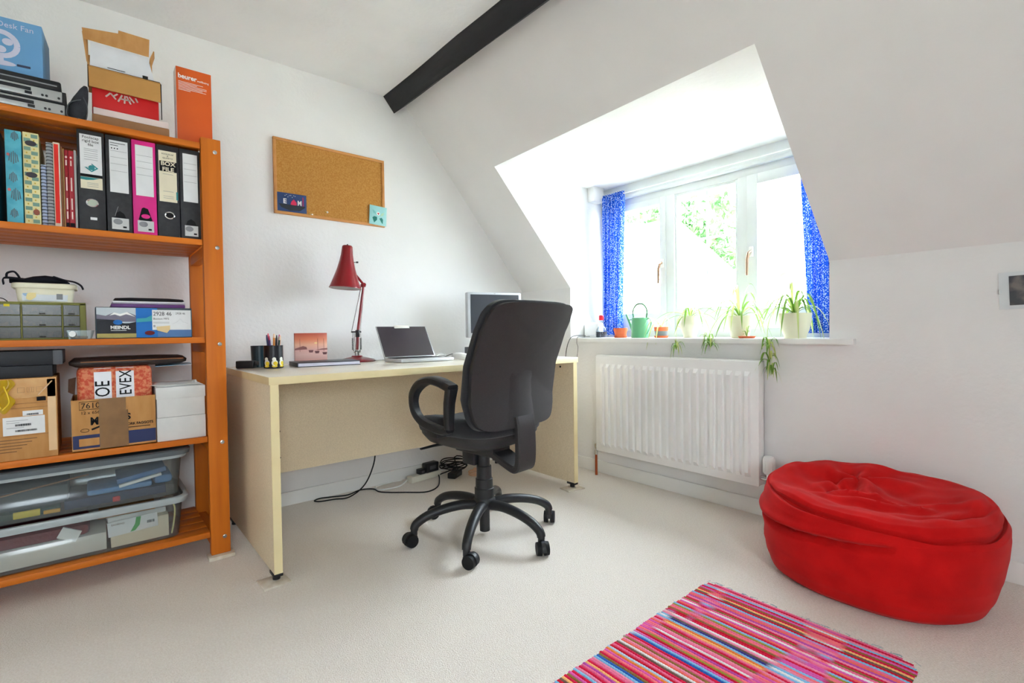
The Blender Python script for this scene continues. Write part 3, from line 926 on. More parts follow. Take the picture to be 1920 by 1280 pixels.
def spiral_book(name, label, x0, x1, z1, m, wire, y0):
    t, hx, hy, h = upright(name, label, 'notebook', x0, x1, z1, m, y0=y0, y1=y0 + 0.2)
    mb = MB()
    n = int(h / 0.011)
    for k in range(n):
        mb.tube([(hx * 1.0 * math.cos(a), -hy + 0.004 + 0.009 * math.sin(a) - 0.004, 0.008 + k * 0.011) for a in [R(d) for d in range(180, 361, 30)]], 0.0011, 5)
    mb.build('wire_binding', wire, t)


spiral_book('spiral_notebook', 'short pale blue spiral notebook beside the chequered file', -0.1185, -0.1055, 1.452, colm('pale_blue_paper', (188, 200, 232)), ink, 2.262)
spiral_book('spiral_notebook', 'taller grey spiral notebook between blue notebook and red folder', -0.1045, -0.0885, 1.528, colm('grey_cover', (178, 182, 188)), ink, 2.26)
t, hx, hy, h = upright('folder', 'cream folder with a broad red spine strip', 'folder', -0.0875, -0.0705, 1.531, colm('cream_cover', (222, 206, 186)), y0=2.256)
panel(t, 'red_strip', colm('signal_red', (226, 40, 26)), -0.006, 0.005, 0.012, 0.275, -hy)
upright('booklet', 'thin brown booklet right of the cream folder', 'booklet', -0.0698, -0.0648, 1.522, colm('brown_cover', (150, 98, 62)), y0=2.262)
upright('booklet', 'thin tan booklet against the maroon books', 'booklet', -0.0643, -0.0602, 1.517, colm('tan_cover', (190, 150, 98)), y0=2.264)
mar = colm('maroon_cover', (150, 26, 36), 0.4)
crim = colm('dark_red_cover', (166, 32, 44), 0.4)
pale = colm('pale_print', (236, 214, 206))
for nm, lb, x0, x1, mm in (('paperback', 'narrower of two dark red paperbacks, on the left', -0.0597, -0.0505, mar), ('paperback', 'wider of two dark red paperbacks, on the right', -0.0500, -0.0360, crim)):
    t, hx, hy, h = upright(nm, lb, 'book', x0, x1, 1.512, mm, y0=2.258, y1=2.45, group='dark red paperbacks')
    panel(t, 'spine_dot', pale, 0, 0, 0, 0, -hy, poly=disc(0, 0.238, 0.0028, 0.004, 10))
    for z0, z1 in ((0.03, 0.055), (0.062, 0.10), (0.125, 0.17), (0.21, 0.228)):
        panel(t, 'spine_title', pale, -0.0018, 0.0016, z0, z1, -hy)
    panel(t, 'publisher_mark', ink, -hx * 0.8, hx * 0.8, 0.004, 0.017, -hy)
upright('booklet', 'thin grey booklet against the first black box file', 'booklet', -0.0355, -0.0290, 1.516, colm('grey_booklet', (186, 186, 184)), y0=2.258)

blk = mat('black_marbled_board', (44, 44, 47), 0.5, 0.4, col2=(34, 34, 37), cscale=60)
lbl = colm('label_white', (230, 231, 232), 0.7)
cream_l = colm('label_cream', (232, 222, 196), 0.7)
steelblue = colm('label_teal', (52, 142, 146), 0.6)


def mring(t, x, z, rx, rz_, y, inner):
    prof_ = [MB().ring((0, 0, 0), (0, 1, 0), 1, 20)]
    mb = MB()
    pts = [(x + rx * math.cos(2 * math.pi * i / 24), y, z + rz_ * math.sin(2 * math.pi * i / 24)) for i in range(25)]
    mb.tube(pts, 0.0022, 6)
    mb.build('finger_ring', chrome, t)
    panel(t, 'finger_hole', inner, 0, 0, 0, 0, y + 0.0005, poly=disc(x, z, rx, rz_))


# 1 black box file with printed label
t, hx, hy, h = upright('box_file', 'black box file with a long white label and teal diamond emblem', 'file', -0.0265, 0.0455, 1.590, blk)
panel(t, 'label', lbl, -0.029, 0.029, 0.190, 0.325, -hy)
lettering('Foolscap\nrigid box\nfile', 0.0125, (0, -hy - 0.001, 0.312), FRONT, ink, t, 'CENTER')
lines(t, grey_ink, -0.018, 0.018, (0.276, 0.270, 0.262, 0.255, 0.248, 0.240), -hy - 0.0006, 0.0009)
panel(t, 'emblem', steelblue, 0, 0, 0, 0, -hy - 0.0007, poly=disc(0.001, 0.213, 0.0085, 0.0085, 16))
panel(t, 'emblem', steelblue, 0, 0, 0, 0, -hy - 0.0006, poly=[(-0.018, 0.213), (0.001, 0.198), (0.019, 0.213), (0.001, 0.228), (0.001, 0.224), (0.013, 0.213), (0.001, 0.202), (-0.012, 0.213)])
panel(t, 'label_band', ink, -0.029, 0.029, 0.180, 0.190, -hy)
panel(t, 'lower_label', cream_l, -0.029, 0.029, 0.140, 0.180, -hy)
panel(t, 'label_swoosh', steelblue, 0, 0, 0, 0, -hy - 0.0006, poly=[(-0.029, 0.179), (0.022, 0.179), (0.004, 0.172), (-0.014, 0.169), (-0.029, 0.170)])
lines(t, grey_ink, -0.012, 0.018, (0.160, 0.155, 0.148), -hy - 0.0006, 0.0009)
mring(t, 0, 0.092, 0.015, 0.012, -hy - 0.001, colm('ring_fill', (176, 186, 170), 0.3))
panel(t, 'small_sticker', lbl, -0.006, 0.012, 0.034, 0.043, -hy)


def lever_arch(label, x0, x1, m, slider=True):
    t, hx, hy, h = upright('lever_arch_file', label, 'file', x0, x1, 1.589, m, group='lever arch files')
    panel(t, 'label', lbl, -hx + 0.010, hx - 0.008, 0.140, 0.322, -hy)
    lines(t, grey_ink, -hx + 0.013, hx - 0.011, (0.285, 0.263, 0.240, 0.215), -hy - 0.0006, 0.0007)
    panel(t, 'lower_label', colm('label_grey', (205, 206, 206)), -hx + 0.012, hx - 0.010, 0.010, 0.050, -hy)
    panel(t, 'label_oval', grey_ink, 0, 0, 0, 0, -hy - 0.0006, poly=disc(-0.006, 0.037, 0.013, 0.010))
    panel(t, 'bar_code', ink, 0.008, 0.018, 0.016, 0.022, -hy - 0.0006)
    panel(t, 'finger_hole', ink, 0, 0, 0, 0, -hy - 0.0003, poly=[(-0.017, 0.050), (0.018, 0.050), (0.012, 0.066), (0.0, 0.075), (-0.012, 0.066)])
    return t, hx, hy


t, hx, hy = lever_arch('black lever arch file left of the pink one', 0.0490, 0.1190, blk)
lines(t, ink, -0.022, (0.02, 0.0), (0.312, 0.304), -hy - 0.0006, 0.0016)
for q in range(3):
    panel(t, 'dot_print', ink, 0, 0, 0, 0, -hy - 0.0006, poly=disc(-0.018 + q * 0.008, 0.294, 0.002, 0.0022, 8))
MB().tube([(-0.014, -hy - 0.002, 0.055), (-0.006, -hy - 0.004, 0.085), (-0.004, -hy - 0.002, 0.09)], 0.0008, 5).build('thread', grey_ink, t)
pinkm = colm('magenta_board', (216, 36, 132), 0.5)
t, hx, hy = lever_arch('magenta pink lever arch file among the black files', 0.1220, 0.1920, pinkm)
mb = MB()
MF = Matrix.Translation((0, -hy, 0)) @ Matrix.Rotation(R(90), 4, 'X')
mb.prism([(-0.020, 0.052), (0.021, 0.052), (0.008, 0.094), (-0.004, 0.098), (-0.010, 0.094)], 0, 0.0016, MF)
mb.build('finger_tab', ink, t, 0)
panel(t, 'finger_tab_hole', pinkm, 0, 0, 0, 0, -hy - 0.0012, poly=disc(0.001, 0.066, 0.013, 0.008))
t, hx, hy, h = upright('box_file', 'black box file with a cream label reading box file', 'file', 0.1945, 0.2635, 1.589, blk)
panel(t, 'label', cream_l, -0.028, 0.027, 0.130, 0.318, -hy)
panel(t, 'label_block', ink, -0.026, 0.027, 0.242, 0.280, -hy - 0.0006)
lettering('BOX\nFILE', 0.0205, (0.0005, -hy - 0.0018, 0.264), FRONT, cream_l, t, 'CENTER', sx=1.05, bold=0.0005)
lettering('FOOLSCAP\n&\nQUARTO', 0.0075, (0, -hy - 0.001, 0.304), FRONT, ink, t, 'CENTER')
lines(t, grey_ink, -0.016, 0.016, (0.232, 0.168, 0.150, 0.143), -hy - 0.0006, 0.0009)
panel(t, 'teal_tab', steelblue, 0.024, 0.029, 0.140, 0.170, -hy - 0.0009)
mring(t, 0.002, 0.080, 0.014, 0.012, -hy - 0.001, ink)
t, hx, hy = lever_arch('black lever arch file at the right end beside the post', 0.2660, 0.3310, blk)

# ---- third shelf: organiser, tub, boot box
ZM = SH[2]
olive = colm('olive_green_plastic', (116, 114, 32), 0.45)
t = thing('drawer_organiser', 'olive green small parts organiser with clear drawers', 'organiser', (-0.16, 2.36, ZM))
x0, x1, y0, y1 = -0.16, 0.143, -0.075, 0.06
og = MB().box(x0, x1, y1 - 0.004, y1, 0, 0.126)
for xa, xb in ((x0, x0 + 0.006), (-0.020, -0.016), (0.080, 0.084), (x1 - 0.016, x1)):
    og.box(xa, xb, y0, y1 - 0.004, 0.004, 0.122)
for za, zb in ((0, 0.006), (0.043, 0.045), (0.081, 0.083), (0.117, 0.126)):
    og.rbox(x0, x1, y0, y1 - 0.004, za, zb, 0.0008)
og.build('body', olive, t, 0)
smoke = clear_mat('smoky_drawer_plastic', (196, 190, 178), 0.05, 0.2, (120, 115, 105))
cont = [mat('drawer_bits_%d' % i, a, 0.6, 0.4, col2=b, cscale=70, cdet=4, lo=0.42, hi=0.55) for i, (a, b) in enumerate((((120, 92, 66), (60, 54, 52)), ((84, 90, 104), (150, 140, 130)), ((150, 110, 80), (70, 66, 66)), ((70, 74, 78), (130, 112, 96)), ((168, 130, 84), (80, 66, 56))))]
yel = colm('yellow_tag', (226, 204, 40))
rnd = random.Random(3)
for c, (xa, xb) in enumerate(((x0 + 0.007, -0.021), (-0.015, 0.079), (0.085, x1 - 0.017))):
    for r_, (za, zb) in enumerate(((0.0065, 0.042), (0.0455, 0.080), (0.0835, 0.1165))):
        d = MB().box(xa, xb, y0 - 0.002, y0 - 0.0005, za, zb).box(xa, xb, y0, y1 - 0.01, za, za + 0.001).box(xa, xa + 0.001, y0, y1 - 0.01, za, zb - 0.006).box(xb - 0.001, xb, y0, y1 - 0.01, za, zb - 0.006).build('drawer', smoke, t, 0)
        nb = 5
        for q in range(nb):
            wx = (xb - xa) / nb
            hh = rnd.uniform(0.012, 0.026)
            MB().rbox(xa + 0.002 + q * wx, xa + q * wx + wx - 0.001, y0 + 0.004, y1 - 0.02, za + 0.0015, za + hh, 0.003).build('small_parts', cont[(q * 2 + c + r_ * 3) % 5], d)
        MB().rbox((xa + xb) / 2 - 0.008, (xa + xb) / 2 + 0.008, y0 - 0.006, y0 - 0.002, za + 0.002, za + 0.006, 0.001).build('pull', smoke, d)
MB().box(-0.058, -0.044, y0 - 0.004, y0 - 0.0022, 0.110, 0.118).build('yellow_tag', yel, t, 0)

t = thing('loose_drawer', 'small clear drawer tray in front of the organiser', 'tray', (-0.033, 2.264, ZM))
dr = MB()
for (b, tt) in (((0.030, 0.015), 0.0),):
    ring0 = [(-0.030, -0.015), (0.026, -0.015), (0.030, 0.013), (-0.030, 0.013)]
    ring1 = [(-0.036, -0.017), (0.030, -0.017), (0.038, 0.014), (-0.036, 0.014)]
    vs = [(x, y, 0) for x, y in ring0] + [(x, y, 0.030) for x, y in ring1]
    dr.add(vs, [(3, 2, 1, 0)] + [(i, (i + 1) % 4, 4 + (i + 1) % 4, 4 + i) for i in range(4)])
o = dr.build('tray', clear_pl, t, 0)
o.modifiers.new('thick', 'SOLIDIFY').thickness = 0.0012
MB().rbox(-0.026, 0.02, -0.011, 0.009, 0.002, 0.011, 0.003).build('contents', cont[3], t)
panel(t, 'round_sticker', paper, 0, 0, 0, 0, -0.0178, poly=disc(-0.020, 0.018, 0.009, 0.010))

t = thing('margarine_tub', 'cream plastic food tub with a flowery label on the organiser', 'tub', (-0.120, 2.355, ZM + 0.1263))
cream_pl = colm('cream_plastic', (236, 232, 208), 0.4)


def rr(hx, hy, r, z, n=5):
    out = []
    for cx, cy, a0 in ((hx - r, hy - r, 0), (-hx + r, hy - r, 90), (-hx + r, -hy + r, 180), (hx - r, -hy + r, 270)):
        for i in range(n + 1):
            a = R(a0 + 90 * i / n)
            out.append(Vector((cx + r * math.cos(a), cy + r * math.sin(a), z)))
    return out


MB().loft([rr(0.068, 0.046, 0.016, 0), rr(0.074, 0.052, 0.018, 0.052)]).build('tub', cream_pl, t)
MB().loft([rr(0.081, 0.058, 0.02, 0.047), rr(0.082, 0.059, 0.02, 0.049), rr(0.082, 0.059, 0.02, 0.061), rr(0.079, 0.056, 0.02, 0.064), rr(0.06, 0.04, 0.014, 0.062)]).build('lid', cream_pl, t)
Ml = Matrix.Translation((0, -0.0495, 0)) @ Matrix.Rotation(R(84), 4, 'X')
for nm, pl, mm in (('label', [(-0.056, 0.004), (0.056, 0.004), (0.058, 0.044), (-0.058, 0.044)], colm('label_pale', (224, 230, 236))),
                   ('label_blue', [(0.022, 0.032), (0.048, 0.032), (0.048, 0.042), (0.022, 0.042)], colm('soft_blue', (160, 190, 220)))):
    MB().prism(pl, 0.0012 if nm == 'label' else 0.0024, 0.0022 if nm == 'label' else 0.003, Ml).build(nm, mm, t, 0)
for q, (xx, zz, rr_) in enumerate(((-0.045, 0.028, 0.010), (-0.034, 0.022, 0.012), (-0.030, 0.033, 0.009), (-0.038, 0.014, 0.009))):
    MB().prism(disc(xx, zz, rr_, rr_ * 0.9, 12), 0.0026 + q * 0.0002, 0.0030 + q * 0.0002, Ml).build('flower_print', colm('soft_yellow', (240, 222, 160)) if q else colm('soft_blue', (160, 190, 220)), t, 0)
MB().prism([(0.028, 0.010), (0.044, 0.010), (0.044, 0.03), (0.028, 0.03)], 0.0026, 0.003, Ml).build('figures_print', colm('grey_ink', (140, 142, 146)), t, 0)

t = thing('waist_bag', 'black webbing waist bag bundled on the cream tub lid', 'bag', (-0.12, 2.345, ZM + 0.1905))
nav = mat('black_webbing', (26, 28, 36), 0.85, 0.2, bump=0.3, bscale=400)
wb = [[Vector((x, y0_ + ry * math.cos(2 * math.pi * i / 14), max(0.0, zc + rz_ * math.sin(2 * math.pi * i / 14)))) for i in range(14)] for x, y0_, ry, zc, rz_ in ((-0.088, 0.0, 0.012, 0.008, 0.008), (-0.05, 0.0, 0.022, 0.009, 0.009), (-0.03, 0, 0.034, 0.012, 0.013), (0.0, 0, 0.036, 0.013, 0.017), (0.03, 0, 0.032, 0.012, 0.014), (0.052, 0, 0.022, 0.007, 0.008), (0.062, 0, 0.014, 0.004, 0.004))]
MB().loft(wb).build('pouch', nav, t, 60)
MB().strap(catmull([(0.02, -0.02, 0.026), (0.05, -0.03, 0.014), (0.075, -0.04, 0.008), (0.092, -0.05, -0.004), (0.098, -0.052, -0.018)], 4), 0.022, 0.003, (0.1, 1, 0.2)).build('belt', nav, t)
MB().strap(catmull([(-0.05, -0.03, 0.012), (-0.085, -0.045, 0.014), (-0.098, -0.05, 0.01), (-0.097, -0.05, -0.008)], 4), 0.022, 0.003, (0, 1, 0.3)).build('belt', nav, t)
MB().tube(catmull([(-0.092, -0.03, 0.014), (-0.09, -0.03, 0.030), (-0.075, -0.03, 0.036), (-0.066, -0.03, 0.026), (-0.06, -0.03, 0.012)], 5), 0.0035, 6).build('loop', nav, t)
t = thing('thin_cable', 'thin black cable end curling on the left of the organiser top', 'cable', (-0.235, 2.31, ZM + 0.126))
MB().tube(catmull([(-0.03, 0, 0.002), (-0.01, 0, 0.012), (0.012, 0, 0.011), (0.024, 0, 0.001)], 5), 0.0016, 6).build('cable', ink, t)

# boot box with printed front
t, hx, hy, h = plain_box('boot_box', 'boot box with a mountain picture and white size label', 'box', 0.008, 0.294, 2.262, 2.50, ZM, ZM + 0.112, colm('slate_card', (70, 84, 92), 0.6))
yf = -hy
panel(t, 'sky_print', colm('print_sky', (196, 206, 212)), -hx + 0.003, -0.030, 0.055, 0.110, yf)
panel(t, 'mountain_print', colm('print_mountain', (120, 116, 132)), 0, 0, 0, 0, yf - 0.0003, poly=[(-hx + 0.003, 0.060), (-0.030, 0.060), (-0.030, 0.083), (-0.055, 0.095), (-0.075, 0.088), (-0.092, 0.093), (-0.115, 0.081), (-hx + 0.003, 0.086)])
panel(t, 'snow_print', white_ink, 0, 0, 0, 0, yf - 0.0006, poly=[(-0.045, 0.083), (-0.032, 0.078), (-0.055, 0.095), (-0.075, 0.088), (-0.092, 0.093), (-0.105, 0.082), (-0.090, 0.086), (-0.075, 0.080), (-0.058, 0.087)])
panel(t, 'forest_print', colm('print_forest', (40, 42, 48)), 0, 0, 0, 0, yf - 0.0009, poly=[(-hx + 0.003, 0.018), (-0.030, 0.018), (-0.030, 0.060), (-0.06, 0.052), (-0.09, 0.066), (-hx + 0.003, 0.070)])
panel(t, 'meadow_print', colm('print_meadow', (170, 160, 96)), 0, 0, 0, 0, yf - 0.0006, poly=[(-hx + 0.003, 0.003), (-0.030, 0.003), (-0.030, 0.022), (-0.08, 0.026), (-hx + 0.003, 0.02)])
panel(t, 'blue_print', colm('print_blue', (30, 112, 192)), -0.030, 0.034, 0.003, 0.110, yf)
panel(t, 'teal_print', colm('print_teal', (60, 160, 172)), 0, 0, 0, 0, yf - 0.0003, poly=[(-0.028, 0.058), (0.018, 0.062), (0.018, 0.085), (0.0, 0.074), (-0.028, 0.072)])
panel(t, 'lower_print', colm('print_lake', (86, 126, 178)), 0.034, hx - 0.003, 0.003, 0.032, yf)
panel(t, 'white_label', lbl, 0.018, hx - 0.004, 0.030, 0.104, yf - 0.0006)
panel(t, 'logo_oval', colm('print_blue', (30, 112, 192)), 0, 0, 0, 0, yf - 0.0012, poly=disc(-0.082, 0.058, 0.013, 0.009))
lettering('MEINDL', 0.0165, (-0.103, yf - 0.0018, 0.034), FRONT, white_ink, t, sx=0.95, bold=0.0006)
lines(t, white_ink, -0.102, -0.058, (0.028,), yf - 0.001, 0.0015)
lettering('2928 46', 0.0205, (0.021, yf - 0.0012, 0.083), FRONT, ink, t, sx=0.85)
lettering('2928 46', 0.0105, (0.090, yf - 0.0012, 0.088), FRONT, ink, t, sx=0.9)
lettering('Boston MFS', 0.010, (0.021, yf - 0.0012, 0.068), FRONT, ink, t)
lines(t, grey_ink, 0.021, 0.070, (0.058, 0.055), yf - 0.0008, 0.0009)
lettering('8', 0.012, (0.021, yf - 0.0012, 0.040), FRONT, ink, t)
panel(t, 'tape_patch', colm('masking_tape', (226, 200, 150)), 0, 0, 0, 0, yf - 0.0016, poly=[(0.030, 0.042), (0.072, 0.046), (0.072, 0.032), (0.062, 0.018), (0.032, 0.028)])
panel(t, 'red_oval', colm('print_darkred', (110, 30, 36)), 0, 0, 0, 0, yf - 0.0014, poly=disc(0.010, 0.019, 0.015, 0.008))
mb = MB()
mb.tube([(0.080, yf - 0.0010, 0.052), (0.095, yf - 0.0010, 0.060), (0.105, yf - 0.0010, 0.072), (0.112, yf - 0.0010, 0.060), (0.130, yf - 0.0010, 0.054)], 0.0006, 4).build('boot_sketch', grey_ink, t)

zz = ZM + 0.1125
purple = colm('purple_plastic', (110, 62, 130), 0.4)
t, hx, hy, h = plain_box('document_wallet', 'purple document wallet lying on the boot box', 'folder', 0.052, 0.276, 2.285, 2.48, zz, zz + 0.013, purple, r=0.003)
t, hx, hy, h = plain_box('document_wallet', 'white document wallet between the purple wallet and black sleeve', 'folder', 0.056, 0.276, 2.287, 2.48, zz + 0.0135, zz + 0.024, colm('white_wallet', (232, 230, 236), 0.4), r=0.003)
MB().rbox(-hx - 0.001, hx, -hy - 0.001, -hy + 0.004, 0.003, 0.0045, 0.0006).build('purple_edge', purple, t)
t = thing('laptop_sleeve', 'black padded sleeve on top of the document wallets', 'sleeve', (0.168, 2.385, zz + 0.0245))
MB().loft([rr(0.10, 0.085, 0.02, 0.0), rr(0.108, 0.094, 0.02, 0.004), rr(0.104, 0.09, 0.02, 0.010), rr(0.07, 0.06, 0.02, 0.014)]).build('body', colm('black_neoprene', (30, 30, 36), 0.7), t, 60)

# ---- fourth shelf: cartons
ZB = SH[3]
t, hx, hy, h = plain_box('cardboard_box', 'large brown parcel carton with a white address label', 'box', -0.43, -0.098, 2.250, 2.50, ZB, ZB + 0.264, card)
yf = -hy
tape = mat('parcel_tape', (206, 158, 98), 0.25, 0.5, col2=(196, 144, 84), cscale=30)
panel(t, 'tape', tape, -0.10, hx, 0.20, 0.262, yf - 0.0003, 0.0005)
panel(t, 'corner_tape', colm('pale_tape', (226, 190, 146), 0.35), hx - 0.022, hx - 0.002, 0.02, 0.258, yf - 0.0003, 0.0005)
panel(t, 'address_label', lbl, hx - 0.128, hx - 0.030, 0.082, 0.140, yf)
lines(t, grey_ink, hx - 0.12, [hx - 0.07, hx - 0.09, hx - 0.08], (0.128, 0.121, 0.105), yf - 0.0006, 0.0012)


def barcode(t, x0, x1, z0, z1, y, seed):
    rn = random.Random(seed)
    mb = MB()
    M = Matrix.Translation((0, y, 0)) @ Matrix.Rotation(R(90), 4, 'X')
    x = x0
    while x < x1:
        w_ = rn.choice((0.0006, 0.001, 0.0016))
        mb.prism([(x, z0), (x + w_, z0), (x + w_, z1), (x, z1)], 0, 0.0011, M)
        x += w_ + rn.choice((0.0007, 0.0012))
    mb.build('barcode', ink, t, 0)


barcode(t, hx - 0.10, hx - 0.065, 0.110, 0.117, yf - 0.0006, 1)
barcode(t, hx - 0.10, hx - 0.05, 0.092, 0.098, yf - 0.0006, 2)
panel(t, 'small_label', lbl, hx - 0.082, hx - 0.034, 0.142, 0.158, yf)
barcode(t, hx - 0.072, hx - 0.045, 0.144, 0.149, yf - 0.0006, 3)
panel(t, 'print_block', ink, hx - 0.048, hx - 0.026, 0.188, 0.202, yf)
brn = colm('brown_print', (122, 88, 58))
lines(t, brn, -0.16, hx - 0.022, (0.168, 0.182, 0.078), yf, 0.0008)
for q in range(3):
    mb = MB().tube([(hx - 0.092 + q * 0.022 + dx, yf - 0.0004, 0.218 + dz) for dx, dz in ((0, 0), (0.016, 0), (0.016, 0.016), (0, 0.016), (0, 0))], 0.0007, 4)
    if q == 1:
        mb.tube([(hx - 0.065, yf - 0.0004, 0.220), (hx - 0.065, yf - 0.0004, 0.232)], 0.0007, 4).tube([(hx - 0.059, yf - 0.0004, 0.220), (hx - 0.059, yf - 0.0004, 0.232)], 0.0007, 4)
    mb.build('handling_symbol', brn, t)
for q in range(5):
    lines(t, brn, -0.16, hx - 0.05 - 0.012 * q, (0.066 - 0.0095 * q,), yf, 0.0022)
MB().tube([(hx - 0.044, yf - 0.001, 0.208), (hx - 0.01, yf - 0.002, 0.252)], 0.002, 6).build('loose_tape', colm('pale_tape', (226, 190, 146), 0.35), t)
t = thing('yellow_bag', 'crumpled yellow plastic bag hanging over the parcel carton', 'bag', (-0.232, 2.243, ZB + 0.262))
ybag = clear_mat('yellow_film', (236, 214, 90), 0.45, 0.15, (214, 186, 40))
MB().grid(lambda u, v: (-0.055 + 0.085 * u + 0.008 * math.sin(9 * v), -0.0015 - 0.006 * abs(math.sin(7 * u + 3 * v)) - 0.003 * v, -0.098 * v * (0.8 + 0.3 * math.sin(5 * u + 1) ** 2)), 22, 16).build('bag', ybag, t, 60)
MB().tube(catmull([(0.0, -0.008, 0.0), (-0.006, -0.010, -0.04), (-0.004, -0.010, -0.07), (0.004, -0.010, -0.09)], 5), 0.0026, 6).tube(catmull([(0.012, -0.007, -0.02), (0.02, -0.010, -0.05), (0.022, -0.010, -0.075), (0.008, -0.010, -0.095)], 5), 0.002, 6).build('twisted_handle', colm('yellow_plastic', (220, 190, 40), 0.35), t)

bb = colm('black_card', (28, 30, 36), 0.5)
t, hx, hy, h = plain_box('black_file_box', 'black file box directly on the parcel carton', 'box', -0.43, -0.106, 2.262, 2.50, ZB + 0.2645, ZB + 0.304, bb)
t, hx, hy, h = plain_box('black_file_box', 'black file box with a grey edge, uppermost under the shelf', 'box', -0.43, -0.082, 2.262, 2.50, ZB + 0.3045, ZB + 0.352, bb)
MB().rbox(hx - 0.022, hx + 0.001, -hy - 0.001, hy, 0.0, 0.048, 0.001).build('grey_end', colm('dark_grey_card', (84, 86, 92), 0.5), t)

# open carton with parcel
t = thing('food_carton', 'open brown food carton with blue band and brown tape', 'box', (0.054, 2.375, ZB))
hx, hy, h = 0.117, 0.118, 0.178
fc = MB().box(-hx, hx, -hy, -hy + 0.003, 0, h).box(-hx, hx, hy - 0.003, hy, 0, h).box(-hx, -hx + 0.003, -hy + 0.003, hy - 0.003, 0, h).box(hx - 0.003, hx, -hy + 0.003, hy - 0.003, 0, h).box(-hx, hx, -hy, hy, 0, 0.003)
fc.build('body', card, t, 0)
navy = colm('navy_print', (44, 54, 100))
panel(t, 'blue_band', navy, -hx + 0.002, hx - 0.001, 0.010, 0.056, -hy)
panel(t, 'band_gap', card, -hx + 0.018, -0.045, 0.018, 0.044, -hy - 0.0005)
lettering('7610', 0.027, (-0.092, -hy - 0.0006, 0.148), FRONT, ink, t, sx=0.95)
MB().tube([(dx, -hy - 0.0006, dz) for dx, dz in ((-0.032, 0.144), (-0.096, 0.144), (-0.096, 0.171), (-0.032, 0.171))], 0.0009, 4).build('number_frame', ink, t)
lettering('12 x 656g', 0.0145, (-0.093, -hy - 0.0006, 0.128), FRONT, ink, t)
lettering('MR', 0.036, (-0.068, -hy - 0.0006, 0.090), FRONT, ink, t, sx=0.8, bold=0.0015)
lettering('S', 0.030, (0.030, -hy - 0.0006, 0.098), FRONT, ink, t, bold=0.001)
lettering('PORK FAGGOTS', 0.0125, (0.028, -hy - 0.0006, 0.076), FRONT, ink, t, sx=0.88, bold=0.0004)
lines(t, ink, 0.034, 0.10, (0.067,), -hy, 0.0022)
panel(t, 'arrow_print', ink, 0, 0, 0, 0, -hy, poly=[(-0.066, 0.076), (-0.04, 0.086), (-0.04, 0.080), (-0.064, 0.070)])
MB().tube([(-0.083 + 0.011 * math.cos(a), -hy - 0.0006, 0.072 + 0.006 * math.sin(a)) for a in [2 * math.pi * i / 20 for i in range(21)]], 0.0007, 4).build('stamp_print', ink, t)
btape = mat('brown_parcel_tape', (142, 104, 62), 0.25, 0.5, col2=(128, 92, 54), cscale=18)
panel(t, 'brown_tape', btape, -0.044, 0.030, 0.003, h + 0.0005, -hy - 0.0016, 0.0006)
panel(t, 'brown_tape', btape, -0.020, 0.036, 0.006, h - 0.045, -hy - 0.0024, 0.0006)

t = thing('wrapped_parcel', 'rounded parcel in red newsprint with lettered white tape', 'parcel', (0.059, 2.372, ZB + 0.004))
news = mat('red_newsprint', (212, 130, 92), 0.6, 0.3, col2=(196, 78, 52), cscale=110, cdet=4, lo=0.44, hi=0.58)
MB().rbox(-0.106, 0.106, -0.095, 0.09, 0.0, 0.285, 0.018, 4).build('wrap', news, t, 60)
wt = colm('white_tape', (226, 226, 232), 0.3)
for xa, xb in ((-0.060, -0.012), (0.0, 0.052)):
    mb = MB().strap([((xa + xb) / 2, -0.0962, 0.10), ((xa + xb) / 2, -0.0962, 0.262), ((xa + xb) / 2, -0.090, 0.279), ((xa + xb) / 2, -0.076, 0.2862), ((xa + xb) / 2, 0.07, 0.2862)], xb - xa, 0.0012, (1, 0, 0))
    mb.build('tape', wt, t)
lettering('OE', 0.058, (-0.018, -0.0972, 0.178), (R(90), R(-90), 0), ink, t, sx=0.75, bold=0.0003)
lettering('EVEX', 0.050, (0.044, -0.0972, 0.180), (R(90), R(-90), 0), ink, t, sx=0.78, bold=0.0003)
MB().add([(-0.13, -0.06, 0.2), (-0.112, -0.08, 0.19), (-0.108, -0.05, 0.25), (-0.128, -0.06, 0.245)], [(0, 1, 2, 3)]).build('torn_wrap', colm('dark_brown_paper', (98, 72, 58)), t, 0)

t = thing('leather_case', 'flat black and brown zipped case on top of the wrapped parcel', 'case', (0.105, 2.375, ZB + 0.2895))
lea = mat('black_brown_leather', (44, 34, 32), 0.45, 0.4, col2=(34, 26, 26), cscale=14)
MB().loft([rr(0.155, 0.095, 0.03, 0.0), rr(0.170, 0.108, 0.03, 0.008), rr(0.172, 0.11, 0.03, 0.018), rr(0.160, 0.10, 0.03, 0.029), rr(0.10, 0.06, 0.03, 0.032)]).build('body', lea, t, 60)
MB().tube([(-0.14, -0.1085, 0.018), (0.158, -0.1105, 0.020)], 0.003, 6, ry=0.002).build('zip', colm('tan_leather', (150, 100, 66), 0.5), t)
t = thing('brochure', 'glossy blue brochure sticking out under the leather case', 'paper', (0.235, 2.33, ZB + 0.270))
MB().add([(-0.06, -0.05, 0.010), (0.055, -0.06, 0.014), (0.065, 0.06, 0.016), (-0.05, 0.07, 0.012), (-0.06, -0.05, 0.0115), (0.055, -0.06, 0.0155), (0.065, 0.06, 0.0175), (-0.05, 0.07, 0.0135)], [(3, 2, 1, 0), (4, 5, 6, 7), (0, 1, 5, 4), (1, 2, 6, 5), (2, 3, 7, 6), (3, 0, 4, 7)]).build('sheets', mat('blue_gloss_print', (70, 150, 190), 0.3, 0.5, col2=(180, 200, 210), cscale=25), t, 0)
wc = colm('white_box_card', (222, 222, 222), 0.7)
t, hx, hy, h = plain_box('white_box', 'plain white box at the bottom of the pair beside the post', 'box', 0.174, 0.330, 2.258, 2.50, ZB, ZB + 0.088, wc, group='white lidded boxes')
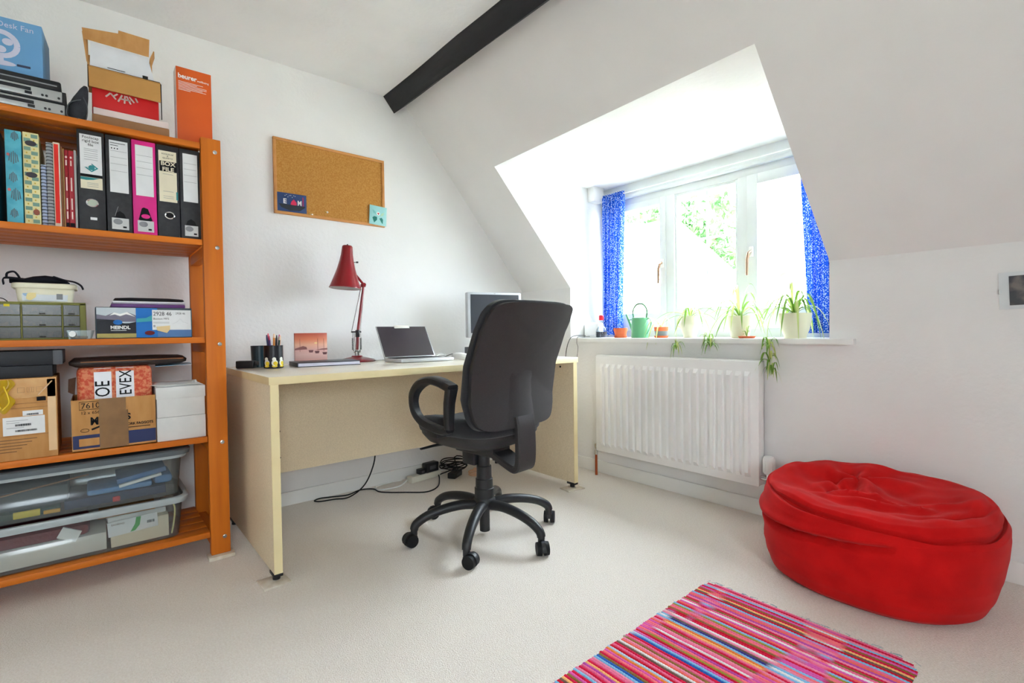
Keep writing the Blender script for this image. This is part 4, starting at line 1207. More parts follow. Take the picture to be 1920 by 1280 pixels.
t, hx, hy, h = plain_box('white_box', 'white box with a deep lid stacked on the plain white box', 'box', 0.175, 0.329, 2.259, 2.50, ZB + 0.0885, ZB + 0.200, wc, group='white lidded boxes')
MB().rbox(-hx - 0.002, hx + 0.002, -hy - 0.002, hy + 0.002, 0.070, 0.1135, 0.001).build('lid', wc, t)
for q, (lb, rz) in enumerate((('lower loose paper sheet on the white lidded box', 4), ('upper loose paper sheet on the white lidded box', -6))):
    o = MB().grid(lambda u, v: (-0.08 + 0.15 * u, -0.10 + 0.2 * v, 0.001 + 0.004 * q + 0.006 * (u - 0.5) ** 2 * (q + 1)), 8, 8).build('paper_sheet', paper, None, 60)
    o.modifiers.new('thick', 'SOLIDIFY').thickness = 0.0008
    o.location = (0.248, 2.365, ZB + 0.2028)
    o.rotation_euler.z = R(rz)
    tag(o, lb, 'paper', 'loose paper on the white box')

# ---- bottom shelf: two clear tubs
ZL = SH[4]


def storage_tub(label, z, h, lid, seed):
    t = thing('storage_tub', label, 'tub', (-0.165, 2.425, z), 0, 'clear tubs on the bottom shelf')
    hx, hy = 0.425, 0.160
    o = MB().loft([rr(hx - 0.03, hy - 0.012, 0.03, 0.002), rr(hx - 0.022, hy - 0.006, 0.035, 0.006), rr(hx - 0.006, hy, 0.04, h)], True, False).build('tub', clear_pl, t, 50)
    o.modifiers.new('thick', 'SOLIDIFY').thickness = 0.0018
    rim = MB().loft([rr(hx - 0.006, hy, 0.04, h - 0.026), rr(hx + 0.006, hy + 0.012, 0.045, h - 0.024), rr(hx + 0.012, hy + 0.016, 0.05, h - 0.004), rr(hx + 0.008, hy + 0.014, 0.05, h), rr(hx - 0.006, hy, 0.04, h)], False, False)
    rim.build('rim', mat('grey_rim', (170, 180, 184), 0.3, 0.5), t, 50)
    if lid:
        MB().loft([rr(hx + 0.010, hy + 0.017, 0.05, h - 0.012), rr(hx + 0.018, hy + 0.021, 0.055, h - 0.012), rr(hx + 0.020, hy + 0.022, 0.055, h + 0.004), rr(hx + 0.012, hy + 0.016, 0.05, h + 0.009), rr(hx - 0.03, hy - 0.02, 0.04, h + 0.006)]).build('lid', colm('slate_lid', (96, 104, 110), 0.4), t, 50)
    return t


t = storage_tub('lower clear plastic tub of papers on the bottom shelf', ZL, 0.160, False, 1)
t = storage_tub('upper clear plastic tub with a grey lid on the bottom shelf', ZL + 0.162, 0.170, True, 2)


def inside(name, label, cat, x0, x1, y0, y1, z0, z1, m, rz=0, tilt=0, r=0.002, group='things inside the clear tubs'):
    o = MB().rbox(-(x1 - x0) / 2, (x1 - x0) / 2, -(y1 - y0) / 2, (y1 - y0) / 2, 0, z1 - z0, r).build(name, m)
    o.location = ((x0 + x1) / 2, (y0 + y1) / 2, z0)
    o.rotation_euler = (0, R(tilt), R(rz))
    return tag(o, label, cat, group)


zl, zu = ZL + 0.008, ZL + 0.171
inside('paper_stack', 'long stack of white papers along the front of the lower tub', 'papers', -0.52, 0.02, 2.30, 2.54, zl, zl + 0.062, colm('off_white_paper', (222, 218, 208), 0.8))
inside('cream_box', 'cream archive box in the right end of the lower tub', 'box', 0.032, 0.205, 2.296, 2.54, zl, zl + 0.082, colm('cream_archive_card', (226, 214, 188), 0.7))
t = thing('white_envelope', 'white envelope with a green ribbon stripe in the lower tub', 'envelope', (0.10, 2.2895, zl + 0.045))
MB().rbox(-0.075, 0.072, -0.001, 0.001, 0, 0.052, 0.0006, M=Matrix.Rotation(R(-3), 4, 'Y')).build('envelope', lbl, t)
MB().prism([(-0.012, 0.002), (0.002, 0.004), (0.016, 0.022), (0.020, 0.052), (0.006, 0.052), (0.002, 0.028)], 0.0012, 0.0018, Matrix.Rotation(R(90), 4, 'X')).build('green_stripe', colm('ribbon_green', (84, 176, 96)), t, 0)
lettering('EASIBIND', 0.009, (-0.066, -0.0015, 0.036), FRONT, brn, t)
barcode(t, 0.038, 0.060, 0.022, 0.032, -0.0006, 5)
inside('maroon_pouch', 'maroon fabric pouch on the papers in the lower tub', 'pouch', -0.52, -0.025, 2.31, 2.50, zl + 0.0625, zl + 0.104, mat('maroon_cloth', (120, 34, 48), 0.8, 0.2, bump=0.4, bscale=60), r=0.016)
inside('card_tag', 'white folded card against the maroon pouch', 'card', -0.115, -0.060, 2.298, 2.306, zl + 0.0625, zl + 0.10, paper, rz=0, tilt=28, r=0.0008)
inside('papers_pile', 'loose papers piled on the cream archive box', 'papers', 0.02, 0.195, 2.33, 2.53, zl + 0.0825, zl + 0.102, paper, rz=3)
inside('brown_folder', 'brown card folder on top of the lower tub papers', 'folder', 0.0, 0.17, 2.33, 2.52, zl + 0.1025, zl + 0.112, card, rz=-2)
o = MB().tube(catmull([(0.214, 2.30, zl + 0.004), (0.222, 2.300, zl + 0.05), (0.226, 2.305, zl + 0.1), (0.214, 2.32, zl + 0.128)], 5), 0.003, 6).build('coiled_cord', colm('cream_cord', (222, 212, 150)))
tag(o, 'cream cord curving up the right end of the lower tub', 'cord', 'things inside the clear tubs')
inside('green_folder', 'dark green folder lying at the bottom of the upper tub', 'folder', -0.52, -0.10, 2.31, 2.53, zu, zu + 0.020, colm('dark_green_board', (34, 74, 62), 0.5))
inside('yellow_pack', 'yellow and white pack at the front of the upper tub', 'pack', -0.215, -0.150, 2.298, 2.306, zu + 0.002, zu + 0.024, colm('yellow_card', (214, 190, 60), 0.5))
inside('yellow_pen_case', 'yellow striped case beside the yellow pack in the upper tub', 'case', -0.142, -0.10, 2.296, 2.308, zu + 0.002, zu + 0.014, colm('amber_card', (214, 160, 50), 0.5))
inside('navy_folder', 'navy blue folder across the middle of the upper tub', 'folder', -0.09, 0.20, 2.31, 2.53, zu, zu + 0.030, colm('navy_board', (36, 48, 84), 0.5))
inside('red_item', 'small red plastic item at the front of the upper tub', 'item', 0.040, 0.062, 2.298, 2.308, zu + 0.001, zu + 0.020, colm('red_plastic', (190, 30, 40), 0.4), r=0.004)
inside('blue_book', 'blue hardback with white page edges tilted in the upper tub', 'book', 0.055, 0.205, 2.315, 2.50, zu + 0.070, zu + 0.088, colm('blue_cover', (70, 110, 160), 0.5), tilt=-9)
inside('page_block', 'white block of pages under the blue hardback in the upper tub', 'book', 0.060, 0.19, 2.313, 2.49, zu + 0.056, zu + 0.066, paper, tilt=-10)
inside('blue_cloth', 'pale blue folded cloth in the upper tub', 'cloth', -0.03, 0.16, 2.32, 2.50, zu + 0.0305, zu + 0.052, mat('pale_blue_cloth', (108, 150, 196), 0.9, 0.1, bump=0.5, bscale=50), r=0.009)
inside('blue_cloth', 'blue cloth bundle at the right end of the upper tub', 'cloth', 0.165, 0.225, 2.33, 2.50, zu + 0.031, zu + 0.066, mat('mid_blue_cloth', (96, 136, 184), 0.9, 0.1, bump=0.5, bscale=50), r=0.014)
inside('grey_folder', 'dark grey folders heaped in the left of the upper tub', 'folder', -0.52, -0.08, 2.34, 2.53, zu + 0.021, zu + 0.085, colm('slate_board', (70, 80, 84), 0.6))
inside('brown_strap', 'thin brown strip leaning in the upper tub', 'strip', -0.50, -0.02, 2.318, 2.324, zu + 0.075, zu + 0.080, colm('brown_strap', (140, 100, 70)), tilt=-8)

# ------------------------------------------------------------------ things on the desk
ZD = 0.7303
t = thing('black_device', 'small black device at the back left corner of the desk', 'device', (0.52, 2.455, ZD), -35)
MB().rbox(-0.038, 0.038, -0.02, 0.02, 0, 0.033, 0.004).build('body', black_pl, t)
MB().rbox(0.038, 0.05, -0.014, 0.014, 0.012, 0.03, 0.002).build('plug', black_pl, t)
t = thing('dark_cup', 'dark teal beaker behind the pen pot', 'cup', (0.582, 2.485, ZD))
MB().lathe([(0, 0), (0.030, 0), (0.033, 0.002), (0.0365, 0.098), (0.0345, 0.098), (0.031, 0.004), (0, 0.004)], n=28).build('beaker', mat('dark_teal_glaze', (34, 58, 66), 0.3, 0.5), t)
t = thing('pen_pot', 'black pen pot decorated with yellow and white chicks', 'pot', (0.610, 2.365, ZD))
MB().lathe([(0, 0), (0.0385, 0), (0.040, 0.002), (0.040, 0.100), (0.0375, 0.100), (0.0375, 0.005), (0, 0.005)], n=32).build('pot', mat('black_glaze', (22, 24, 30), 0.25, 0.5), t)


def curved_patch(t, name, m, a0, cx, cz, rx, rz_, rad):
    pts = disc(cx, cz, rx, rz_, 14)
    vs = []
    for dr in (0.0, 0.0012):
        for x, z in pts:
            a = a0 + x / rad
            vs.append(((rad + dr) * math.cos(a), (rad + dr) * math.sin(a), z))
    n = len(pts)
    MB().add(vs, [tuple(range(n)), tuple(reversed(range(n, 2 * n)))] + [(i, n + i, n + (i + 1) % n, (i + 1) % n) for i in range(n)]).build(name, m, t, 0)


for a0 in (R(215), R(262), R(308)):
    for nm, mm, cx, cz, rx, rz_ in (('chick_body', colm('chick_white', (236, 236, 226)), 0, 0.024, 0.0125, 0.014), ('chick_body', colm('chick_white', (236, 236, 226)), -0.002, 0.040, 0.008, 0.009), ('chick_wing', colm('chick_yellow', (238, 208, 44)), 0.003, 0.022, 0.009, 0.009), ('chick_feet', colm('chick_yellow', (238, 208, 44)), 0.0, 0.010, 0.011, 0.005)):
        curved_patch(t, nm, mm, a0, cx, cz, rx, rz_, 0.0402 + 0.0004 * (nm != 'chick_body'))
for k, (cn, c, an, tl, ln, cap) in enumerate((('navy', (40, 44, 96), 200, 0.10, 0.142, (40, 44, 96)), ('dark violet', (76, 50, 110), 230, 0.14, 0.138, (180, 40, 90)), ('orange', (226, 140, 44), 265, 0.05, 0.146, (240, 200, 160)), ('black', (26, 26, 30), 290, 0.08, 0.140, (26, 26, 30)), ('bottle green', (30, 70, 54), 320, 0.10, 0.136, (200, 180, 150)), ('magenta', (206, 46, 130), 345, 0.07, 0.142, (206, 46, 130)), ('peach', (236, 172, 120), 10, 0.12, 0.138, (236, 172, 120)), ('brown', (120, 76, 56), 60, 0.06, 0.145, (236, 214, 190)), ('crimson', (180, 30, 50), 120, 0.08, 0.148, (240, 90, 110)))):
    a = R(an)
    p0 = Vector((0.610 + 0.016 * math.cos(a), 2.365 + 0.016 * math.sin(a), ZD + 0.006))
    d = Vector((math.cos(a) * tl, math.sin(a) * tl, 1)).normalized()
    pen = thing('pen', '%s pen standing in the black pen pot' % cn, 'pen', p0, 0, 'pens in the pen pot')
    MB().cyl(d * 0.0, d * (ln - 0.018), 0.0042, n=8).build('barrel', colm('pen_' + cn.replace(' ', '_'), c, 0.35), pen)
    MB().cyl(d * (ln - 0.018), d * ln, 0.0044, 0.0022, n=8).build('end', colm('pen_end_%d' % k, cap, 0.35), pen)

# sunset canvas leaning at the wall side
t = thing('photo_print', 'square sunset seascape print standing upright on the desk', 'picture', (0.832, 2.545, ZD), 0)
pm = bpy.data.materials.new('sunset_print')
pm.use_nodes = True
nt = pm.node_tree
b = nt.nodes['Principled BSDF']
b.inputs['Roughness'].default_value = 0.45
tc = nt.nodes.new('ShaderNodeTexCoord')
sp_ = nt.nodes.new('ShaderNodeSeparateXYZ')
nt.links.new(tc.outputs['Generated'], sp_.inputs[0])
rp = nt.nodes.new('ShaderNodeValToRGB')
rp.color_ramp.elements[0].position = 0.0
rp.color_ramp.elements[0].color = lin((176, 128, 120))
rp.color_ramp.elements[1].position = 1.0
rp.color_ramp.elements[1].color = lin((172, 62, 40))
for pz, c in ((0.30, (216, 176, 168)), (0.45, (214, 166, 158)), (0.62, (226, 168, 140)), (0.80, (212, 116, 78))):
    e = rp.color_ramp.elements.new(pz)
    e.color = lin(c)
nt.links.new(sp_.outputs['Z'], rp.inputs['Fac'])
nt.links.new(rp.outputs['Color'], b.inputs['Base Color'])
MB().rbox(-0.079, 0.079, -0.006, 0.006, 0, 0.153, 0.001).build('print', pm, t)
isl = colm('print_island', (142, 92, 88))
for pl in ([(-0.079, 0.070), (-0.02, 0.072), (-0.024, 0.084), (-0.040, 0.089), (-0.056, 0.084), (-0.079, 0.077)], [(0.02, 0.068), (0.079, 0.068), (0.079, 0.076), (0.05, 0.074)]):
    panel(t, 'island', isl, 0, 0, 0, 0, -0.006, poly=pl)
for xx, zz_ in ((-0.002, 0.062), (0.028, 0.057), (0.066, 0.050)):
    panel(t, 'boat', colm('print_boat', (110, 70, 72)), 0, 0, 0, 0, -0.0063, poly=[(xx - 0.012, zz_ + 0.006), (xx + 0.012, zz_ + 0.006), (xx + 0.008, zz_ - 0.006), (xx - 0.008, zz_ - 0.006)])
for xx in (-0.055, 0.032, 0.062):
    panel(t, 'mast', colm('print_mast', (150, 92, 84)), xx - 0.0006, xx + 0.0006, 0.06, 0.125, -0.0062)
panel(t, 'sun_disc', colm('print_sun', (246, 214, 150)), 0, 0, 0, 0, -0.0063, poly=disc(0.022, 0.103, 0.008, 0.004))

t = thing('hardback_notebook', 'dark hardback notebook lying flat in front of the sunset print', 'notebook', (0.845, 2.39, ZD), -6)
MB().rbox(-0.14, 0.14, -0.10, 0.09, 0, 0.003, 0.001).rbox(-0.14, 0.14, -0.10, 0.09, 0.017, 0.020, 0.001).rbox(-0.143, -0.139, -0.10, 0.09, 0, 0.020, 0.001).build('cover', colm('dark_slate_cover', (48, 50, 60), 0.4), t)
MB().box(-0.138, 0.137, -0.097, 0.087, 0.003, 0.017).build('pages', colm('page_edges', (222, 220, 236)), t, 0)

# anglepoise lamp
red_en = mat('dark_red_enamel', (140, 18, 28), 0.3, 0.4, coat=0.15, col2=(126, 14, 24), cscale=3)
t = thing('desk_lamp', 'dark red sprung-arm desk lamp with a trumpet shade', 'lamp', (1.07, 2.545, ZD))
MB().lathe([(0, 0), (0.094, 0), (0.096, 0.004), (0.088, 0.010), (0.055, 0.019), (0.03, 0.024), (0.026, 0.030), (0, 0.031)], n=40).build('base', red_en, t)
MB().cyl((0, 0, 0.03), (0, 0, 0.05), 0.012).rbox(-0.018, 0.018, -0.008, 0.008, 0.045, 0.062, 0.003).build('swivel', chrome, t)
for sx_ in (-0.022, 0.022):
    mb = MB()
    hp = []
    for i in range(73):
        a = i * 2 * math.pi / 8
        hp.append((sx_ + 0.0045 * math.cos(a), 0.0045 * math.sin(a), 0.062 + 0.062 * i / 72))
    mb.tube(hp, 0.0014, 5)
    mb.build('spring', mat('dark_spring', (50, 46, 46), 0.35, 0.5, 0.6), t)
    MB().tube([(sx_ * 0.6, 0, 0.05), (sx_, 0, 0.062)], 0.0016, 6).build('spring_hook', chrome, t)
    MB().tube([(sx_, 0, 0.124), (sx_ * 0.95, 0, 0.158)], 0.0016, 6).build('spring_hook', chrome, t)
MB().tube([(-0.006, 0.004, 0.055), (-0.012, 0.004, 0.15)], 0.0026, 6).build('lower_rod', chrome, t)
MB().tube([(0.006, 0.004, 0.055), (0.012, 0.004, 0.16)], 0.0026, 6).build('lower_rod', chrome, t)
MB().rbox(-0.028, 0.024, -0.007, 0.007, 0.152, 0.160, 0.002).rbox(-0.004, 0.014, -0.01, 0.01, 0.128, 0.166, 0.003).build('crossbar', mat('black_iron', (34, 30, 32), 0.4, 0.5), t)
MB().tube([(0.002, 0, 0.055), (0.006, 0, 0.15), (0.044, 0, 0.402)], [0.0065, 0.0075, 0.0065], 10).build('lower_arm', red_en, t)
MB().tube([(-0.026, 0.006, 0.155), (0.033, 0.006, 0.402)], 0.0022, 6).build('tension_rod', chrome, t)
MB().tube([(0.022, 0.006, 0.155), (0.05, 0.006, 0.395)], 0.0018, 6).build('tension_rod', chrome, t)
MB().cyl((0.044, -0.010, 0.408), (0.044, 0.012, 0.408), 0.010).rbox(0.028, 0.054, -0.006, 0.006, 0.395, 0.412, 0.003).build('elbow', red_en, t)
MB().tube([(0.044, 0, 0.410), (-0.008, -0.01, 0.462), (-0.03, -0.012, 0.485)], 0.0065, 10).build('upper_arm', red_en, t)
ax0, ax1 = Vector((-0.061, -0.012, 0.384)), Vector((-0.045, -0.012, 0.606))
axd = (ax1 - ax0).normalized()
Ms = Matrix.Translation(ax0) @ axd.to_track_quat('Z', 'Y').to_matrix().to_4x4()
pr = [(0.0795, 0.0), (0.072, 0.022), (0.058, 0.062), (0.046, 0.10), (0.036, 0.142), (0.030, 0.175), (0.0275, 0.205), (0.0265, 0.217), (0.022, 0.222), (0.004, 0.223)]
MB().lathe(pr, n=40, M=Ms).build('shade', red_en, t, 50)
MB().lathe([(r_ - 0.0018, z_ + 0.0008) for r_, z_ in pr[:6]] + [(0.001, 0.174)], n=40, M=Ms).build('shade_lining', mat('silver_lining', (216, 214, 214), 0.4, 0.5), t, 50)
MB().lathe([(0.0795, 0.0), (0.0808, -0.001), (0.0808, 0.002), (0.0785, 0.003)], n=40, M=Ms).build('shade_rim', red_en, t)
MB().lathe([(0.0, 0.012), (0.018, 0.018), (0.028, 0.036), (0.027, 0.052), (0.015, 0.082), (0.013, 0.11)], n=24, M=Ms).build('bulb', mat('frosted_bulb', (238, 236, 234), 0.3, 0.4), t, 60)
MB().lathe([(0.003, 0.222), (0.003, 0.230), (0, 0.231)], n=10, M=Ms).build('switch', ink, t)
MB().tube([(-0.026, -0.014, 0.528), (-0.010, -0.014, 0.522), (0.004, -0.014, 0.523)], 0.0016, 6).tube([(-0.022, -0.014, 0.508), (-0.010, -0.014, 0.522)], 0.0016, 6).cyl((0.0, -0.014, 0.5225), (0.010, -0.014, 0.5235), 0.0042, n=8).build('wing_handle', mat('black_iron', (34, 30, 32), 0.4, 0.5), t)
o = MB().tube(catmull([(1.155, 2.52, ZD + 0.003), (1.19, 2.50, ZD + 0.003), (1.23, 2.51, ZD + 0.003), (1.30, 2.56, ZD + 0.003), (1.36, 2.585, ZD + 0.003)], 6), 0.0025, 6).build('lamp_cable', white_pl)
tag(o, 'white cable running from the red lamp behind the laptop', 'cable')

# laptop
alu = mat('silver_aluminium', (206, 208, 210), 0.35, 0.5, 0.5)
t = thing('laptop', 'open silver laptop with a dark screen turned off', 'laptop', (1.296, 2.285, ZD), -3)
MB().rbox(-0.148, 0.148, -0.105, 0.105, 0.002, 0.017, 0.004).build('base', alu, t)
MB().rbox(-0.13, 0.13, -0.01, 0.085, 0.0165, 0.0178, 0.0005).build('keyboard', colm('dark_keys', (52, 52, 56), 0.5), t)
for r_ in range(5):
    for k in range(12):
        MB()
keys = MB()
for r_ in range(5):
    for k in range(13):
        keys.box(-0.126 + k * 0.0195, -0.110 + k * 0.0195, -0.006 + r_ * 0.018, 0.009 + r_ * 0.018, 0.0178, 0.0188)
ko = keys.build('keys', black_pl, t, 0)
ko['kind'] = 'stuff'
MB().rbox(-0.045, 0.045, -0.095, -0.025, 0.0168, 0.0175, 0.0003).build('trackpad', silver, t)
Mt = Matrix.Translation((0, 0.103, 0.016)) @ Matrix.Rotation(R(-34), 4, 'X')
scn = MB().rbox(-0.148, 0.148, -0.003, 0.004, 0, 0.202, 0.003, M=Mt).build('lid', alu, t)
MB().box(-0.143, 0.143, -0.0042, -0.003, 0.006, 0.197, M=Mt).build('screen', mat('dark_lcd', (58, 50, 56), 0.22, 0.5, col2=(52, 46, 52), cscale=2), scn, 0)
MB().cyl((-0.13, 0.105, 0.015), (0.13, 0.105, 0.015), 0.006).build('hinge', black_pl, scn)
MB().rbox(-0.045, 0.045, -0.0062, -0.0042, 0.186, 0.204, 0.0008, M=Mt).build('camera_cover', colm('pale_card', (226, 222, 214)), scn)

# mouse, monitor, speaker, cables
t = thing('computer_mouse', 'white computer mouse to the right of the laptop', 'mouse', (1.50, 2.20, ZD), 40)
MB().loft([[Vector((0.031 * s_ * math.cos(a) * (1 - 0.1 * math.sin(a)), 0.052 * s_ * math.sin(a), z_ + 0.004 * s_ * math.sin(a))) for a in [2 * math.pi * i / 28 for i in range(28)]] for s_, z_ in ((0.92, 0.004), (1.0, 0.010), (0.97, 0.020), (0.82, 0.030), (0.5, 0.036), (0.1, 0.038))]).build('shell', white_pl, t, 60)
MB().cyl((-0.004, 0.030, 0.028), (0.004, 0.030, 0.028), 0.008, n=12).build('wheel', colm('grey_rubber', (90, 90, 94)), t)
MB().tube(catmull([(0, 0.052, 0.01), (0.01, 0.09, 0.004), (0.06, 0.14, 0.003), (0.10, 0.21, 0.003)], 5), 0.002, 6).build('cable', white_pl, t)
t = thing('monitor', 'flat silver-framed computer monitor behind the office chair', 'monitor', (1.90, 2.418, ZD), -16)
MB().rbox(-0.178, 0.178, -0.02, 0.03, 0.112, 0.388, 0.006).build('casing', mat('silver_plastic', (196, 200, 206), 0.4, 0.5), t)
MB().box(-0.160, 0.160, -0.0212, -0.02, 0.140, 0.374).build('screen', mat('dark_monitor_lcd', (66, 70, 76), 0.25, 0.4, col2=(60, 64, 70), cscale=2), t, 0)
lettering('hp', 0.011, (-0.008, -0.0215, 0.3775), FRONT, grey_ink, t)
MB().rbox(-0.035, 0.035, 0.0, 0.03, 0.008, 0.2, 0.006).build('stand_neck', silver, t)
MB().rbox(-0.10, 0.10, -0.08, 0.09, 0, 0.012, 0.005).build('stand_base', silver, t)
t = thing('grey_speaker', 'small dark grey box standing left of the monitor stand', 'speaker', (1.66, 2.33, ZD), 0)
MB().rbox(-0.03, 0.03, -0.025, 0.025, 0, 0.062, 0.004).build('body', colm('dark_grey_plastic', (84, 86, 92), 0.5), t)
MB().rbox(-0.022, 0.022, -0.0262, -0.025, 0.008, 0.05, 0.0005).build('grille', colm('mid_grey_mesh', (66, 68, 74), 0.7), t)
o = MB().tube(catmull([(1.45, 2.44, ZD + 0.003), (1.50, 2.47, ZD + 0.02), (1.56, 2.46, ZD + 0.024), (1.54, 2.42, ZD + 0.006), (1.49, 2.43, ZD + 0.004), (1.55, 2.49, ZD + 0.018), (1.62, 2.47, ZD + 0.003)], 6), 0.002, 6).build('white_cable', white_pl)
tag(o, 'coiled white cable behind the laptop and mouse', 'cable')
o = MB().tube(catmull([(1.46, 2.40, ZD + 0.003), (1.52, 2.40, ZD + 0.008), (1.58, 2.42, ZD + 0.020), (1.62, 2.44, ZD + 0.018), (1.66, 2.48, ZD + 0.003)], 6), 0.0022, 6).build('black_cable', ink)
tag(o, 'black cable crossing the desk behind the mouse', 'cable')
o = MB().tube(catmull([(2.46, 2.165, 0.842), (2.40, 2.165, 0.846), (2.335, 2.170, 0.838), (2.315, 2.185, 0.80), (2.31, 2.20, 0.74), (2.31, 2.205, 0.68)], 6), 0.0022, 6).build('router_cable', ink)
tag(o, 'black cable arching off the sill towards the desk', 'cable')
o = MB().tube(catmull([(2.46, 2.13, 0.838), (2.40, 2.13, 0.838), (2.342, 2.128, 0.836), (2.335, 2.13, 0.80), (2.34, 2.125, 0.77), (2.335, 2.13, 0.70)], 6), 0.0014, 6).build('thin_wire', ink)
tag(o, 'thin dark wire hanging straight down from the sill end', 'cable')

# ------------------------------------------------------------------ under the desk
o = MB().tube(catmull([(1.10, 2.405, 0.30), (1.10, 2.43, 0.20), (1.08, 2.50, 0.08), (1.02, 2.56, 0.012), (0.95, 2.60, 0.005), (0.885, 2.615, 0.005), (0.865, 2.645, 0.005), (0.90, 2.665, 0.005), (0.96, 2.645, 0.005), (1.035, 2.62, 0.005), (1.12, 2.655, 0.005), (1.18, 2.62, 0.005), (1.19, 2.54, 0.005), (1.286, 2.445, 0.005), (1.378, 2.374, 0.005), (1.47, 2.41, 0.005), (1.55, 2.52, 0.006), (1.57, 2.56, 0.02)], 6), 0.0035, 6).build('black_cable', black_rub)
tag(o, 'long black cable looping over the carpet under the desk', 'cable')
o = MB().tube(catmull([(1.40, 2.622, 0.018), (1.36, 2.60, 0.006), (1.302, 2.565, 0.005), (1.209, 2.575, 0.005), (1.19, 2.61, 0.005), (1.22, 2.655, 0.005), (1.30, 2.668, 0.005), (1.38, 2.664, 0.005)], 6), 0.004, 6).build('white_cable', white_pl)
tag(o, 'white mains cable curling on the carpet by the skirting', 'cable')
t = thing('power_strip', 'white mains extension block on the carpet under the desk', 'power strip', (1.50, 2.61, 0), 8)
MB().rbox(-0.11, 0.11, -0.028, 0.028, 0, 0.036, 0.005).build('body', colm('off_white_plastic', (224, 220, 206), 0.4), t)
for q in range(3):
    MB().rbox(-0.09 + q * 0.065, -0.045 + q * 0.065, -0.02, 0.02, 0.0355, 0.037, 0.0005).build('socket', colm('socket_grey', (200, 198, 190)), t)
for k, (lb, x, y, z, rz, sx_, sy_, h) in enumerate((('large black power adapter standing on the white extension block', 1.545, 2.612, 0.0371, 8, 0.046, 0.024, 0.055), ('small black plug at the near end of the extension block', 1.475, 2.603, 0.0371, 8, 0.022, 0.02, 0.03), ('black power adapter lying on the carpet inside the cable coil', 1.66, 2.52, 0, 30, 0.05, 0.026, 0.034))):
    t = thing('power_adapter', lb, 'adapter', (x, y, z), rz, 'power adapters under the desk')
    MB().rbox(-sx_, sx_, -sy_, sy_, 0, h, 0.005).build('body', black_pl, t)
    MB().rbox(-sx_ * 0.5, sx_ * 0.5, -sy_ - 0.0008, -sy_, h * 0.3, h * 0.7, 0.0003).build('rating_label', colm('label_dark_grey', (84, 86, 88)), t)
rnd = random.Random(11)
pts = []
for i in range(46):
    a = i * 0.72
    pts.append((1.665 + (0.075 + 0.02 * rnd.random()) * math.cos(a), 2.535 + (0.055 + 0.02 * rnd.random()) * math.sin(a), 0.045 + 0.0011 * i + 0.012 * rnd.random()))
o = MB().tube(catmull([(1.60, 2.60, 0.008)] + pts + [(1.74, 2.60, 0.004)], 3), 0.0038, 6).build('cable_coil', black_rub)
tag(o, 'tangled coil of black cable beside the extension block', 'cable')
pts = [(1.785 + (0.052 + 0.008 * rnd.random()) * math.cos(i * 0.7), 2.46 + (0.045 + 0.008 * rnd.random()) * math.sin(i * 0.7), 0.005 + 0.0008 * i) for i in range(30)]
o = MB().tube(catmull(pts, 3), 0.0032, 6).build('cable_coil', colm('peach_cable', (222, 176, 140), 0.5))
tag(o, 'coil of pale pinkish cable behind the chair column', 'cable')

# ------------------------------------------------------------------ cork board on the back wall
cork = mat('cork', (193, 142, 78), 0.95, 0.05, bump=0.3, bscale=300, col2=(176, 122, 60), cscale=160, cdet=4)
frame_w = mat('light_wood_frame', (206, 146, 84), 0.5, 0.4, col2=(192, 130, 70), cscale=30, stretch=(0.2, 1, 1))
t = thing('cork_board', 'wood-framed cork notice board on the back wall', 'notice board', (1.01, YB - 0.0005, 1.49), 0)
MB().box(-0.29, 0.29, -0.010, -0.001, 0.010, 0.372).build('cork', cork, t, 0)
for nm, a in (('frame_rail', (-0.299, 0.299, 0.0, 0.014)), ('frame_rail', (-0.299, 0.299, 0.368, 0.382)), ('frame_stile', (-0.299, -0.285, 0.014, 0.368)), ('frame_stile', (0.285, 0.299, 0.014, 0.368))):
    MB().rbox(a[0], a[1], -0.016, 0.0, a[2], a[3], 0.002).build(nm, frame_w, t)
t = thing('postcard', 'dark blue postcard with a boat and bright huts on the cork board', 'card', (0.795, YB - 0.0125, 1.505), 0)
tt = MB().rbox(-0.074, 0.074, -0.0008, 0.0008, 0, 0.094, 0.0004, M=Matrix.Rotation(R(-0.5), 4, 'Y')).build('card', colm('postcard_blue', (44, 68, 116), 0.4), t)
panel(t, 'boat_hull', colm('postcard_dark', (42, 48, 56)), 0, 0, 0, 0, -0.0009, poly=[(-0.062, 0.034), (-0.05, 0.018), (-0.01, 0.006), (0.04, 0.010), (0.066, 0.030), (0.066, 0.036), (-0.062, 0.036)])
lettering('E', 0.034, (-0.042, -0.0018, 0.040), FRONT, white_ink, t, bold=0.001)
panel(t, 'red_hut', colm('postcard_red', (200, 36, 80)), 0, 0, 0, 0, -0.0012, poly=[(-0.006, 0.036), (0.024, 0.036), (0.024, 0.05), (0.010, 0.066), (-0.002, 0.052)])
lettering('M', 0.034, (0.028, -0.0018, 0.038), FRONT, white_ink, t, bold=0.0012, sx=0.8)
panel(t, 'red_mast', colm('postcard_red', (200, 36, 80)), 0.054, 0.058, 0.036, 0.082, -0.0012)
for q in range(8):
    panel(t, 'bird', white_ink, 0, 0, 0, 0, -0.0011, poly=disc(-0.032 + q * 0.007, 0.080 + 0.006 * math.sin(q * 2.2), 0.002, 0.0016, 6))
t = thing('greeting_card', 'pale turquoise card with green leaves at the board corner', 'card', (1.262, YB - 0.0175, 1.497), 0)
MB().rbox(-0.052, 0.052, -0.0008, 0.0008, 0, 0.108, 0.0004, M=Matrix.Rotation(R(3), 4, 'Y')).build('card', colm('card_turquoise', (160, 214, 214), 0.5), t)
dgl = colm('card_leaf', (40, 124, 116))
